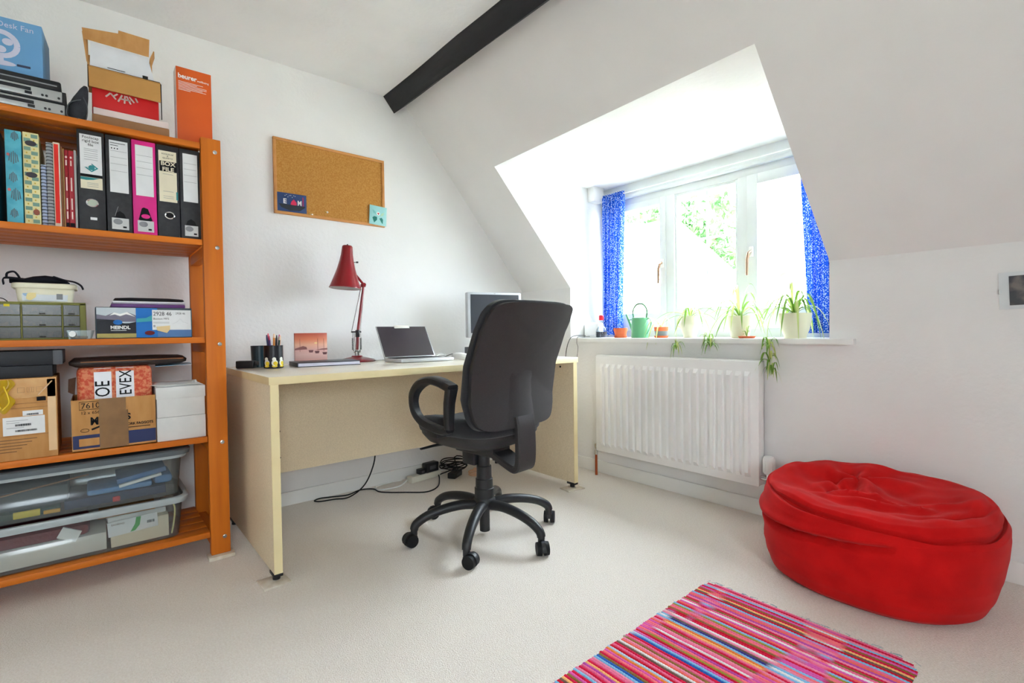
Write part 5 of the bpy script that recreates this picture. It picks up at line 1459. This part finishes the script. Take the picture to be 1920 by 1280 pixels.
for pl in ([(-0.022, 0.048), (-0.032, 0.040), (-0.022, 0.012), (-0.004, 0.030), (-0.004, 0.046)], [(0.010, 0.038), (0.026, 0.012), (0.030, 0.010), (0.032, 0.034), (0.024, 0.044)]):
    panel(t, 'leaf_print', dgl, 0, 0, 0, 0, -0.0012, poly=pl)
panel(t, 'pale_leaf_print', colm('card_pale_leaf', (190, 222, 190)), 0, 0, 0, 0, -0.0011, poly=[(0.016, 0.05), (0.034, 0.058), (0.04, 0.076), (0.022, 0.066)])
panel(t, 'pale_leaf_print', colm('card_soft_leaf', (130, 196, 196)), 0, 0, 0, 0, -0.0011, poly=[(-0.03, 0.085), (-0.012, 0.075), (-0.004, 0.058), (-0.024, 0.066)])
panel(t, 'flower_print', white_ink, 0, 0, 0, 0, -0.0013, poly=disc(0.004, 0.065, 0.011, 0.010, 12))
panel(t, 'flower_heart', colm('card_red', (190, 30, 50)), 0, 0, 0, 0, -0.0016, poly=[(-0.003, 0.068), (0.0, 0.070), (0.004, 0.068), (0.008, 0.070), (0.011, 0.067), (0.004, 0.058)])
brass = mat('brass', (190, 160, 80), 0.3, 0.5, 0.9)
for lb, px, pz, hv in (('brass drawing pin beside the boat postcard', 0.884, 1.507, 1), ('white pin next to the brass pin by the postcard', 0.897, 1.506, 0), ('brass drawing pin in the middle of the cork board', 0.968, 1.530, 1), ('white pin in the middle of the cork board', 0.977, 1.530, 0)):
    t = thing('drawing_pin', lb, 'pin', (px, YB - 0.011, pz), 0, 'pins in the cork board')
    MB().lathe([(0, 0.006), (0.003, 0.006), (0.005, 0.003), (0.005, 0.002), (0.001, 0.0015), (0.0008, -0.004)], n=12, M=Matrix.Rotation(R(90), 4, 'X')).build('pin', brass if hv else white_pl, t)

# ------------------------------------------------------------------ picture on the window wall
t = thing('clip_frame', 'small frameless clip picture on the right wall', 'picture', (XW - 0.0005, 0.075, 0.935), 0)
Mp = Matrix.Rotation(R(-2.0), 4, 'X')
MB().box(-0.004, 0.0, -0.145, 0.145, 0, 0.125, M=Mp).build('backing', colm('mount_white', (238, 236, 238)), t, 0)
MB().box(-0.0052, -0.004, -0.12, 0.12, 0.013, 0.112, M=Mp).build('photograph', mat('dark_photo', (62, 60, 66), 0.5, 0.3, col2=(126, 112, 108), cscale=22, cdet=5, lo=0.45, hi=0.62), t, 0)
MB().box(-0.0072, -0.0055, -0.145, 0.145, 0, 0.125, M=Mp).build('glass', glass_m, t, 0)
MB().rbox(-0.0085, 0.0, 0.1425, 0.1465, 0.052, 0.068, 0.0008, M=Mp).build('clip', steel, t)

# ------------------------------------------------------------------ radiator
rad_m = mat('white_radiator_enamel', (246, 245, 244), 0.32, 0.5, cscale=3)
t = thing('radiator', 'white panel radiator below the window sill', 'radiator', (XW, 1.47, 0.155))
RH, RW = 0.570, 0.4775
MB().rbox(-0.082, -0.070, -RW, RW, 0, RH, 0.004).build('front_panel', rad_m, t)
MB().rbox(-0.034, -0.022, -RW, RW, 0, RH, 0.004).build('rear_panel', rad_m, t)
for s_ in (-1, 1):
    MB().rbox(-0.072, -0.026, *sorted((s_ * RW, s_ * (RW - 0.003))), 0.004, RH + 0.004, 0.001).build('end_cover', rad_m, t)
MB().rbox(-0.074, -0.026, -RW, RW, RH - 0.004, RH + 0.005, 0.002).build('top_grille', rad_m, t)
NF = 21
for k in range(NF):
    yc = -RW + 0.03 + (2 * RW - 0.06) * (k + 0.5) / NF
    w_ = 0.0135
    za, zb = 0.035, RH - 0.045
    xs, xd = -0.0815, -0.0965
    vs = [(xs, yc - w_, za), (xs, yc + w_, za), (xs, yc + w_, zb), (xs, yc - w_, zb), (xd, yc - w_ * 0.62, za + 0.022), (xd, yc + w_ * 0.62, za + 0.022), (xd, yc + w_ * 0.62, zb - 0.022), (xd, yc - w_ * 0.62, zb - 0.022)]
    MB().add(vs, [(4, 5, 6, 7), (0, 1, 5, 4), (1, 2, 6, 5), (2, 3, 7, 6), (3, 0, 4, 7)]).build('flute', rad_m, t, 30)
for yy in (-0.3, 0.3):
    MB().rbox(-0.022, -0.0008, yy - 0.02, yy + 0.02, 0.08, 0.5, 0.002).build('wall_bracket', rad_m, t)
# thermostatic valve and pipes
t2 = thing('radiator_valve', 'white thermostatic valve at the right end of the radiator', 'valve', (2.318, 0.958, 0.0))
MB().cyl((0, 0, 0.0), (0, 0, 0.185), 0.0075).build('pipe', mat('white_painted_pipe', (226, 222, 216), 0.4, 0.4), t2)
MB().cyl((0, 0, 0.175), (0, 0, 0.222), 0.013).cyl((0, 0.0, 0.195), (0, 0.036, 0.195), 0.011).build('body', chrome, t2)
MB().lathe([(0, 0.218), (0.018, 0.218), (0.024, 0.226), (0.025, 0.286), (0.021, 0.296), (0, 0.297)], n=24).build('knob', white_pl, t2)
for k in range(10):
    a = 2 * math.pi * k / 10
    MB().rbox(-0.0015, 0.0015, 0.024, 0.0262, 0.232, 0.282, 0.0006, M=Matrix.Rotation(a, 4, 'Z')).build('knob_rib', white_pl, t2)
copper = mat('copper_pipe', (176, 84, 44), 0.35, 0.5, 0.7)
t2 = thing('radiator_pipe', 'copper pipe with a chrome valve at the left end of the radiator', 'pipe', (2.318, 1.966, 0.0))
MB().cyl((0, 0, 0), (0, 0, 0.13), 0.0075).build('pipe', copper, t2)
MB().lathe([(0.0, 0.125), (0.011, 0.125), (0.0115, 0.15), (0.008, 0.155), (0.010, 0.175), (0.009, 0.19), (0, 0.192)], n=16).cyl((0, 0, 0.165), (0, -0.02, 0.165), 0.008).build('valve', chrome, t2)

# ------------------------------------------------------------------ curtains
def curtain_mat():
    m = bpy.data.materials.new('blue_dotted_curtain')
    m.use_nodes = True
    nt = m.node_tree
    nt.nodes.clear()
    out = nt.nodes.new('ShaderNodeOutputMaterial')
    uv = nt.nodes.new('ShaderNodeTexCoord')
    v = nt.nodes.new('ShaderNodeTexVoronoi')
    v.inputs['Scale'].default_value = 135
    v.inputs['Randomness'].default_value = 0.75
    nt.links.new(uv.outputs['Object'], v.inputs['Vector'])
    r = nt.nodes.new('ShaderNodeValToRGB')
    r.color_ramp.interpolation = 'LINEAR'
    r.color_ramp.elements[0].position = 0.30
    r.color_ramp.elements[0].color = lin((186, 208, 236))
    r.color_ramp.elements[1].position = 0.42
    r.color_ramp.elements[1].color = lin((34, 84, 190))
    nt.links.new(v.outputs['Distance'], r.inputs['Fac'])
    d = nt.nodes.new('ShaderNodeBsdfDiffuse')
    tr = nt.nodes.new('ShaderNodeBsdfTranslucent')
    mx = nt.nodes.new('ShaderNodeMixShader')
    mx.inputs['Fac'].default_value = 0.12
    nt.links.new(r.outputs['Color'], d.inputs['Color'])
    nt.links.new(r.outputs['Color'], tr.inputs['Color'])
    nt.links.new(d.outputs[0], mx.inputs[1])
    nt.links.new(tr.outputs[0], mx.inputs[2])
    nt.links.new(mx.outputs[0], out.inputs['Surface'])
    return m


cm = curtain_mat()
for lb, y0t, y1t, y0b, y1b, zt, zb, nf, ph in (('blue dotted curtain drawn to the left of the window', 2.02, 2.195, 2.05, 2.195, 1.775, 0.845, 5.0, 0.3), ('blue dotted curtain drawn to the right of the window', 0.775, 0.965, 0.775, 0.92, 1.775, 0.85, 5.5, 1.1)):
    yc = (y0t + y1t) / 2
    t = thing('curtain', lb, 'curtain', (2.69, yc, zb), 0, 'window curtains')

    def cf_(u, v):
        ya = y0b + (y0t - y0b) * v
        yb = y1b + (y1t - y1b) * v
        amp = 0.022 * (1 - 0.35 * v)
        th_ = 2 * math.pi * nf * u + ph
        return (amp * math.sin(th_) + 0.006 * math.sin(2.3 * th_ + 3 * v), ya + (yb - ya) * u + 0.006 * math.cos(th_) - yc, (zt - zb) * v)
    o = MB().grid(cf_, 90, 40).build('fabric', cm, t, 70)
    hd = MB().grid(lambda u, v: (0.009 * math.sin(2 * math.pi * nf * 2 * u) - 0.003, y0t + (y1t - y0t) * u - yc, zt - zb - 0.004 + 0.022 * v), 90, 4).build('heading', cm, t, 70)
t = thing('curtain_wire', 'thin white curtain wire across the top of the window', 'rail', (2.69, 1.49, 1.775))
MB().cyl((0, -0.75, 0), (0, 0.75, 0), 0.003, n=8).build('wire', white_pl, t)
for yy in (-0.72, 0.715):
    MB().tube([(0, yy, 0), (0.03, yy, 0), (0.058, yy, 0.0)], 0.002, 6).build('hook', steel, t)

# ------------------------------------------------------------------ things on the window sill
ZS = 0.8293
t = thing('white_router', 'white box-shaped router at the left end of the sill', 'router', (2.53, 2.155, ZS), 0)
MB().rbox(-0.03, 0.03, -0.062, 0.062, 0, 0.098, 0.012, 3).build('casing', white_pl, t)
MB().rbox(-0.032, -0.03, -0.03, 0.03, 0.012, 0.018, 0.0008).build('light_strip', colm('pale_grey', (214, 216, 218)), t)
t = thing('glass_bottle', 'small glass bottle with dark liquid and a red cap', 'bottle', (2.50, 2.066, ZS))
bgl = clear_mat('bottle_glass', (226, 234, 240), 0.06, 0.05, (210, 222, 230))
MB().lathe([(0.0, 0.001), (0.033, 0.001), (0.036, 0.006), (0.036, 0.040), (0.030, 0.058), (0.016, 0.076), (0.013, 0.09), (0.013, 0.118)], n=28).build('glass', bgl, t, 60)
MB().lathe([(0.0, 0.003), (0.032, 0.003), (0.034, 0.008), (0.0345, 0.038), (0, 0.038)], n=28).build('liquid', colm('dark_liquid', (46, 34, 48), 0.2), t)
MB().lathe([(0.0145, 0.112), (0.0155, 0.114), (0.0155, 0.140), (0.012, 0.144), (0, 0.144)], n=20, cap0=True).build('cap', colm('red_cap', (206, 30, 50), 0.4), t)
terra = mat('terracotta', (206, 106, 70), 0.8, 0.2, col2=(192, 92, 58), cscale=20)
soil_m = mat('potting_soil', (70, 52, 40), 0.95, 0.05, bump=0.6, bscale=120)
t = thing('terracotta_pot', 'empty terracotta pot on a saucer beside the bottle', 'pot', (2.50, 1.915, ZS))
MB().lathe([(0, 0.006), (0.033, 0.006), (0.040, 0.042), (0.043, 0.042), (0.043, 0.060), (0.039, 0.060), (0.037, 0.04), (0.028, 0.012), (0, 0.012)], n=28).build('pot', terra, t)
MB().lathe([(0, 0), (0.036, 0), (0.041, 0.012), (0.038, 0.012), (0.034, 0.004), (0, 0.004)], n=28).build('saucer', terra, t)

green_en = mat('green_enamel', (96, 160, 116), 0.4, 0.4, col2=(86, 148, 106), cscale=3)
t = thing('watering_can', 'small sage green watering can with a hoop handle', 'watering can', (2.50, 1.772, ZS))
MB().lathe([(0, 0), (0.050, 0), (0.052, 0.003), (0.0475, 0.120), (0.0455, 0.120), (0.049, 0.006), (0, 0.006)], n=32).build('body', green_en, t)
MB().tube([(0, 0.045, 0.03), (0, 0.066, 0.075), (0, 0.098, 0.142)], [0.010, 0.008, 0.006], 12).build('spout', green_en, t)
MB().tube([(0, 0.046, 0.112), (0, 0.08, 0.108)], 0.0035, 8).build('spout_brace', green_en, t)
MB().tube(catmull([(0, 0.044, 0.115), (0, 0.05, 0.16), (0, 0.028, 0.195), (0, 0.0, 0.203), (0, -0.028, 0.195), (0, -0.05, 0.16), (0, -0.044, 0.115)], 6), 0.005, 8, ry=0.003).build('hoop_handle', green_en, t)
MB().tube(catmull([(0, -0.047, 0.108), (0, -0.066, 0.115), (0, -0.078, 0.09), (0, -0.066, 0.05), (0, -0.05, 0.022)], 6), 0.005, 8, ry=0.003).build('side_handle', green_en, t)
MB().lathe([(0.0, 0.126), (0.03, 0.124), (0.046, 0.119)], n=24).build('half_lid', mat('dark_green_enamel', (60, 118, 84), 0.4, 0.4), t)



def leaf_mat(name, c1, c2):
    m = bpy.data.materials.new(name)
    m.use_nodes = True
    nt = m.node_tree
    nt.nodes.clear()
    out = nt.nodes.new('ShaderNodeOutputMaterial')
    tc = nt.nodes.new('ShaderNodeTexCoord')
    n = nt.nodes.new('ShaderNodeTexNoise')
    n.inputs['Scale'].default_value = 25
    nt.links.new(tc.outputs['Object'], n.inputs['Vector'])
    r = nt.nodes.new('ShaderNodeValToRGB')
    r.color_ramp.elements[0].color = lin(c1)
    r.color_ramp.elements[1].color = lin(c2)
    nt.links.new(n.outputs['Fac'], r.inputs['Fac'])
    d = nt.nodes.new('ShaderNodeBsdfPrincipled')
    d.inputs['Roughness'].default_value = 0.45
    tr = nt.nodes.new('ShaderNodeBsdfTranslucent')
    nt.links.new(r.outputs['Color'], d.inputs['Base Color'])
    nt.links.new(r.outputs['Color'], tr.inputs['Color'])
    mx = nt.nodes.new('ShaderNodeMixShader')
    mx.inputs['Fac'].default_value = 0.2
    nt.links.new(d.outputs[0], mx.inputs[1])
    nt.links.new(tr.outputs[0], mx.inputs[2])
    nt.links.new(mx.outputs[0], out.inputs['Surface'])
    return m


leafm = leaf_mat('spider_plant_leaf', (128, 168, 62), (92, 140, 44))
palem = leaf_mat('spider_plant_pale_stripe', (206, 214, 140), (178, 196, 104))


def leaf_mb(p0, d, ln, w, droop, rise, rn, seg=9):
    """one arching strap leaf with a folded midrib"""
    d = Vector((d[0], d[1], 0)).normalized()
    s = Vector((-d.y, d.x, 0))
    mb = MB()
    vs = []
    for i in range(seg + 1):
        t_ = i / seg
        x = ln * (t_ - 0.16 * t_ * t_ * min(1.0, droop * 3))
        z = rise * 4 * t_ * (1 - t_ * 0.75) * 0.55 - droop * t_ ** 2.4
        c = Vector(p0) + d * x + Vector((0, 0, z))
        wi = w * (0.55 + 1.2 * t_) * (1 - t_ ** 3) * 0.62 + 0.0004
        vs += [c - s * wi + Vector((0, 0, wi * 0.45)), c, c + s * wi + Vector((0, 0, wi * 0.45))]
    fs = []
    for i in range(seg):
        a = i * 3
        fs += [(a, a + 1, a + 4, a + 3), (a + 1, a + 2, a + 5, a + 4)]
    return mb.add(vs, fs)


def spider_leaves(t, base, n, ln, w, seed, fan=(0, 360), rise=0.08, droop=0.12):
    rn = random.Random(seed)
    for k in range(n):
        a = R(fan[0] + (fan[1] - fan[0]) * (k + rn.uniform(0.1, 0.9)) / n)
        l_ = ln * rn.uniform(0.65, 1.15)
        r_ = rise * rn.uniform(0.5, 1.9)
        dr = droop * rn.uniform(0.4, 1.5)
        if t.location.y < 1.0 and math.sin(a) < -0.3:
            l_ *= 0.74
        o = leaf_mb(base, (math.cos(a), math.sin(a)), l_, w * rn.uniform(0.8, 1.2), dr, r_, rn).build('leaf', leafm if k % 3 else palem, t, 60)


cream_cer = mat('cream_glazed_pot', (228, 222, 198), 0.35, 0.5, cscale=6)
t = thing('hanging_plant_pot', 'terracotta pot in a grey cover with pale trailing leaves', 'plant', (2.50, 1.627, ZS))
MB().lathe([(0, 0), (0.036, 0), (0.040, 0.012), (0.037, 0.012), (0.033, 0.004), (0, 0.004)], n=28).build('saucer', terra, t)
MB().lathe([(0, 0.005), (0.031, 0.005), (0.037, 0.040), (0.034, 0.040), (0.028, 0.01), (0, 0.01)], n=28).build('cover', colm('slate_grey_cover', (110, 118, 124), 0.5), t)
MB().lathe([(0.034, 0.036), (0.038, 0.040), (0.040, 0.062), (0.036, 0.062), (0.033, 0.040)], n=28).build('pot', terra, t)
MB().lathe([(0, 0.056), (0.036, 0.056)], n=20).build('soil', soil_m, t)
for k, (a, ln, rs, dr) in enumerate(((180, 0.16, 0.07, 0.16), (165, 0.13, 0.09, 0.10), (200, 0.14, 0.05, 0.12), (120, 0.10, 0.10, 0.05), (250, 0.10, 0.09, 0.05))):
    leaf_mb((0, 0, 0.056), (math.cos(R(a)), math.sin(R(a))), ln, 0.006, dr, rs, None).build('leaf', palem, t, 60)


def plantlet(t, p, n, ln, seed, w=0.005):
    spider_leaves(t, p, n, ln, w, seed, rise=0.05, droop=0.05)


def runner(t, pts, r=0.0013):
    MB().tube(catmull(pts, 6), r, 6).build('runner', palem, t)


t = thing('spider_plant', 'spider plant in a cream jug-shaped pot left of the mullion', 'plant', (2.50, 1.447, ZS), 0, 'spider plants on the sill')
MB().lathe([(0, 0), (0.036, 0), (0.034, 0.012), (0.040, 0.03), (0.052, 0.07), (0.050, 0.085), (0.047, 0.092), (0.052, 0.120), (0.048, 0.120), (0.044, 0.09), (0.04, 0.05), (0, 0.045)], n=32).build('pot', cream_cer, t, 50)
MB().tube(catmull([(0, 0.05, 0.105), (0, 0.072, 0.10), (0, 0.074, 0.07), (0, 0.052, 0.055)], 6), 0.005, 8).build('pot_handle', cream_cer, t)
MB().lathe([(0, 0.108), (0.045, 0.108)], n=20).build('soil', soil_m, t)
spider_leaves(t, (0, 0, 0.108), 16, 0.17, 0.007, 21, rise=0.06, droop=0.08)
runner(t, [(0, 0, 0.11), (-0.06, -0.01, 0.15), (-0.13, -0.01, 0.10), (-0.168, -0.018, 0.02), (-0.170, -0.020, -0.06)])
plantlet(t, (-0.170, -0.020, -0.06), 10, 0.045, 31)

t = thing('spider_plant', 'spider plant in a plain cream pot in front of the middle pane', 'plant', (2.50, 1.172, ZS), 0, 'spider plants on the sill')
MB().lathe([(0, 0), (0.040, 0), (0.044, 0.01), (0.054, 0.06), (0.058, 0.112), (0.054, 0.112), (0.05, 0.06), (0.04, 0.05), (0, 0.05)], n=32).build('pot', cream_cer, t, 50)
MB().lathe([(0, 0.10), (0.054, 0.10)], n=20).build('soil', soil_m, t)
spider_leaves(t, (0, 0, 0.10), 18, 0.20, 0.008, 22, rise=0.10, droop=0.10)
spider_leaves(t, (0, 0, 0.10), 6, 0.12, 0.009, 27, rise=0.13, droop=0.02)
runner(t, [(0, 0, 0.10), (-0.05, 0.03, 0.14), (-0.12, 0.06, 0.09), (-0.168, 0.078, 0.01), (-0.170, 0.079, -0.03)])
plantlet(t, (-0.170, 0.079, -0.012), 8, 0.045, 32, 0.006)
plantlet(t, (-0.170, 0.066, -0.045), 11, 0.05, 33, 0.006)

t = thing('seedling_saucer', 'terracotta saucer with a tiny seedling between the cream pots', 'saucer', (2.435, 1.108, ZS))
MB().lathe([(0, 0), (0.034, 0), (0.040, 0.010), (0.037, 0.010), (0.032, 0.003), (0, 0.003)], n=28).build('saucer', terra, t)
MB().lathe([(0, 0.006), (0.034, 0.006)], n=20).build('soil', soil_m, t)
spider_leaves(t, (0, 0, 0.006), 6, 0.035, 0.004, 44, rise=0.04, droop=0.0)

t = thing('spider_plant', 'largest spider plant, in the wide cream pot by the right curtain', 'plant', (2.49, 0.910, ZS), 0, 'spider plants on the sill')
MB().lathe([(0, 0), (0.046, 0), (0.047, 0.012), (0.058, 0.04), (0.066, 0.08), (0.068, 0.116), (0.064, 0.116), (0.06, 0.06), (0, 0.05)], n=36).build('pot', cream_cer, t, 50)
MB().lathe([(0, 0.106), (0.064, 0.106)], n=20).build('soil', soil_m, t)
spider_leaves(t, (0, 0, 0.105), 22, 0.20, 0.009, 23, rise=0.11, droop=0.14)
spider_leaves(t, (0, 0.01, 0.105), 6, 0.17, 0.009, 28, rise=0.11, droop=0.02, fan=(40, 280))
runner(t, [(0, 0, 0.11), (-0.04, 0.05, 0.15), (-0.12, 0.06, 0.10), (-0.16, 0.058, 0.02), (-0.165, 0.05, -0.04), (-0.165, 0.048, -0.12), (-0.165, 0.040, -0.165)])
plantlet(t, (-0.165, 0.050, -0.045), 10, 0.055, 34, 0.007)
plantlet(t, (-0.165, 0.048, -0.105), 10, 0.055, 35, 0.007)
plantlet(t, (-0.165, 0.036, -0.16), 8, 0.05, 36, 0.006)

# ------------------------------------------------------------------ rag rug
RX1_, RX0_, RY0, RY1 = 1.612, 0.70, 0.288, 0.872
t = thing('rag_rug', 'striped pink and multicoloured woven rag rug on the carpet', 'rug', ((RX0_ + RX1_) / 2, (RY0 + RY1) / 2, 0))
PAL = [(236, 110, 150), (244, 120, 130), (214, 30, 70), (200, 26, 50), (238, 140, 170), (222, 96, 176), (190, 80, 170), (146, 110, 60), (120, 96, 84), (246, 186, 120), (136, 190, 226), (186, 210, 232), (236, 232, 232), (60, 60, 140), (48, 100, 180), (160, 150, 60), (240, 110, 100), (226, 60, 90), (232, 130, 60)]


def rag_mat(i, c1, c2):
    m = mat('rag_strip_%d' % i, c1, 0.9, 0.1, bump=0.5, bscale=160, col2=c2, cscale=5, cdet=2, stretch=(0.3, 1.0, 1), lo=0.54, hi=0.60)
    return m


rnd = random.Random(4)
NS = 104
seq = []
last = None
base_seq = [0, 2, 4, 10, 2, 5, 7, 2, 9, 8, 3, 10, 0, 16, 6, 4, 2, 7, 0, 12, 5, 16, 2, 10, 15, 0, 1, 7, 3, 2, 12, 4, 8, 13, 10, 18, 9, 0, 2, 7, 4, 0, 12, 2, 6, 1, 15, 3, 5, 10, 14, 2, 0, 7, 4, 16, 12, 8, 2, 0, 3, 11, 18, 5, 1, 2, 7, 14, 10, 4, 0, 2, 9, 6]
wst = (RX1_ - RX0_) / NS
cx_, cy_ = (RX0_ + RX1_) / 2, (RY0 + RY1) / 2
for k in range(NS):
    c1 = PAL[base_seq[k % len(base_seq)]]
    c2 = PAL[rnd.choice((0, 1, 2, 4, 5, 10, 12, 16, base_seq[k % len(base_seq)], base_seq[k % len(base_seq)]))]
    xk = RX1_ - (k + 0.5) * wst - cx_
    ed = 0.006 * noise.noise(Vector((k * 0.7, 1.3, 0))) + (-0.012 if k == 0 else 0)
    mb = MB()
    n = 150
    rings = []
    for i in range(n + 1):
        v = i / n
        rc = (0.03, 0.016, 0.009, 0.005, 0.002)[k] if k < 5 else 0.0
        y = RY0 - cy_ - ed + rc + (RY1 - RY0 + 2 * ed - 1.6 * rc) * v
        wob = 0.0022 * noise.noise(Vector((k * 0.25, v * 7, 2.0))) + 0.006 * noise.noise(Vector((0.5, v * 2.2, 5.0)))
        bead = 0.72 + 0.36 * abs(math.sin(math.pi * (i * 0.5 + 0.5 * (k % 2))))
        endt = min(1, 6 * v + 0.5, 6 * (1 - v) + 0.5)
        hx_ = wst * 0.56
        hz_ = 0.0048 * bead * endt
        rings.append([Vector((xk + wob + hx_ * cx2, y, 0.0006 + hz_ * cz2)) for cx2, cz2 in ((-1, 0.0), (-0.75, 0.7), (0, 1.05), (0.75, 0.7), (1, 0.0))])
    vs = [p for q in rings for p in q]
    fs = []
    for i in range(n):
        for j in range(4):
            fs.append((i * 5 + j, i * 5 + j + 1, i * 5 + 5 + j + 1, i * 5 + 5 + j))
    mb.add(vs, fs).build('strip', rag_mat(k, c1, c2), t, 80)
fr = MB()
for k in range(46):
    y = RY0 - cy_ + (RY1 - RY0) * rnd.random()
    x = RX1_ - cx_ - 0.004
    fr.tube([(x, y, 0.003), (x + rnd.uniform(0.004, 0.012), y + rnd.uniform(-0.01, 0.01), 0.004), (x + rnd.uniform(0.008, 0.02), y + rnd.uniform(-0.02, 0.02), 0.002)], 0.0006, 4)
fo_ = fr.build('loose_threads', colm('blue_grey_thread', (150, 176, 186)), t)
fo_['kind'] = 'stuff'

# ------------------------------------------------------------------ bean bag
bean_m = mat('red_cotton_drill', (200, 20, 20), 0.88, 0.1, bump=0.12, bscale=500, col2=(184, 15, 16), cscale=12, sheen=0.06)
BC = Vector((2.045, 0.505, 0))
t = thing('bean_bag', 'large red fabric bean bag slumped in front of the right wall', 'bean bag', BC)


def bean(u, v):
    a = 2 * math.pi * u
    ca, sa = math.cos(a), math.sin(a)
    ex = 2 / 2.35
    ex_ = abs(ca) ** ex * math.copysign(1, ca)
    ey_ = abs(sa) ** ex * math.copysign(1, sa)
    # profile (scale, height)
    P = [(0.0, 0.0), (0.70, 0.0), (0.86, 0.002), (0.95, 0.02), (1.0, 0.06), (1.035, 0.12), (1.05, 0.18), (1.05, 0.235), (1.035, 0.27), (0.995, 0.288), (0.955, 0.281), (0.945, 0.287), (0.962, 0.303), (0.935, 0.319), (0.86, 0.326), (0.74, 0.322), (0.58, 0.312), (0.40, 0.312), (0.2, 0.318), (0.0, 0.32)]
    f = v * (len(P) - 1)
    i = min(int(f), len(P) - 2)
    w_ = f - i
    w2 = w_ * w_ * (3 - 2 * w_)
    s = P[i][0] + (P[i + 1][0] - P[i][0]) * w_
    z = P[i][1] + (P[i + 1][1] - P[i][1]) * (0.5 * w_ + 0.5 * w2)
    # crease is deep at the front, smooth at the back
    front = 0.5 - 0.5 * ca
    if 7 < f < 14:
        k_ = 1 - abs(f - 10.5) / 3.5
        k_ = k_ * k_ * (3 - 2 * k_)
        dep = max(0.0, min(1.0, front * 1.6 - 0.25)) * (0.75 + 0.5 * math.sin(2.3 * a + 1.9))
        s += (1 - dep) * 0.05 * k_
        z += k_ * (0.016 * noise.noise(Vector((ca * 2.2, sa * 2.2, 4))) - 0.018 * max(0, -sa) * front + 0.014 * max(0, sa))
    x, y = 0.285 * ex_ * s, 0.318 * ey_ * s
    # slumped: left end (+y) round and high, right end pinched and lower, back higher
    hgt = z / 0.32
    z += hgt * (0.018 * (x / 0.28) - 0.012 * max(0, -y / 0.33) ** 2 + 0.012 * max(0, y / 0.33) ** 2)
    y += (hgt * -0.03 + 0.012) * max(0, -ey_) * s
    x += hgt * 0.012 * (1 - abs(ey_)) * (-1 if ca < 0 else 0.3)
    # folds on the top
    if f > 10.5:
        top = min(1, (f - 10.5) / 2.5)
        gx, gy = x - 0.09, y - 0.06
        gr = math.hypot(gx, gy)
        ga = math.atan2(gy, gx)
        rad_ = 0.015 * math.sin(5 * ga + 1.0 + 6 * gr) * math.exp(-((gr - 0.09) / 0.09) ** 2)
        arcs = 0.0
        for (cx2, cy2, r2, a0, a1, am, sg) in ((0.06, 0.02, 0.225, 120, 265, 0.026, 0.014), (0.07, 0.03, 0.165, 110, 240, 0.022, 0.012), (0.05, -0.03, 0.262, 180, 320, -0.022, 0.012), (0.10, 0.02, 0.12, 60, 190, -0.022, 0.016), (0.02, -0.10, 0.12, 90, 250, 0.018, 0.012), (0.02, 0.16, 0.10, 150, 330, -0.016, 0.02), (0.10, -0.15, 0.13, 120, 300, 0.014, 0.02)):
            dx, dy = x - cx2, y - cy2
            an = math.degrees(math.atan2(dy, dx)) % 360
            mid, half = (a0 + a1) / 2, (a1 - a0) / 2
            wn = max(0, 1 - abs(((an - mid + 180) % 360) - 180) / half)
            wn = wn * wn * (3 - 2 * wn)
            arcs += am * wn * math.exp(-((math.hypot(dx, dy) - r2) / sg) ** 2)
        dent = -0.022 * math.exp(-((x + 0.02) ** 2 + (y - 0.19) ** 2) / 0.012) - 0.012 * math.exp(-((x + 0.03) ** 2 + (y + 0.08) ** 2) / 0.01)
        wob = 0.014 * noise.noise(Vector((x * 6, y * 6, 3))) + 0.007 * noise.noise(Vector((x * 15, y * 15, 7)))
        z += top * (rad_ + arcs + dent + wob)
    elif 3 < f:
        wv = 0.007 * noise.noise(Vector((a * 1.2, z * 4, 1))) + 0.005 * math.sin(z * 48 + 2.5 * math.sin(2 * a + 1)) * max(0, math.sin(a + 0.2)) * (z > 0.1)
        x += wv * ca
        y += wv * sa
        if sa > -0.3:
            zc = 0.262 - 0.075 * max(0, math.cos(a - 2.5)) ** 2 + 0.01 * math.sin(3 * a)
            am = max(0, math.cos(a - 2.65)) ** 2
            q = 0.030 * math.exp(-((z - zc) / 0.009) ** 2) - 0.012 * math.exp(-((z - zc - 0.024) / 0.014) ** 2)
            x -= am * q * ca
            y -= am * q * sa
    return (x, y, max(z, 0.0))


MB().grid(bean, 220, 130, True).build('cover', bean_m, t, 80)
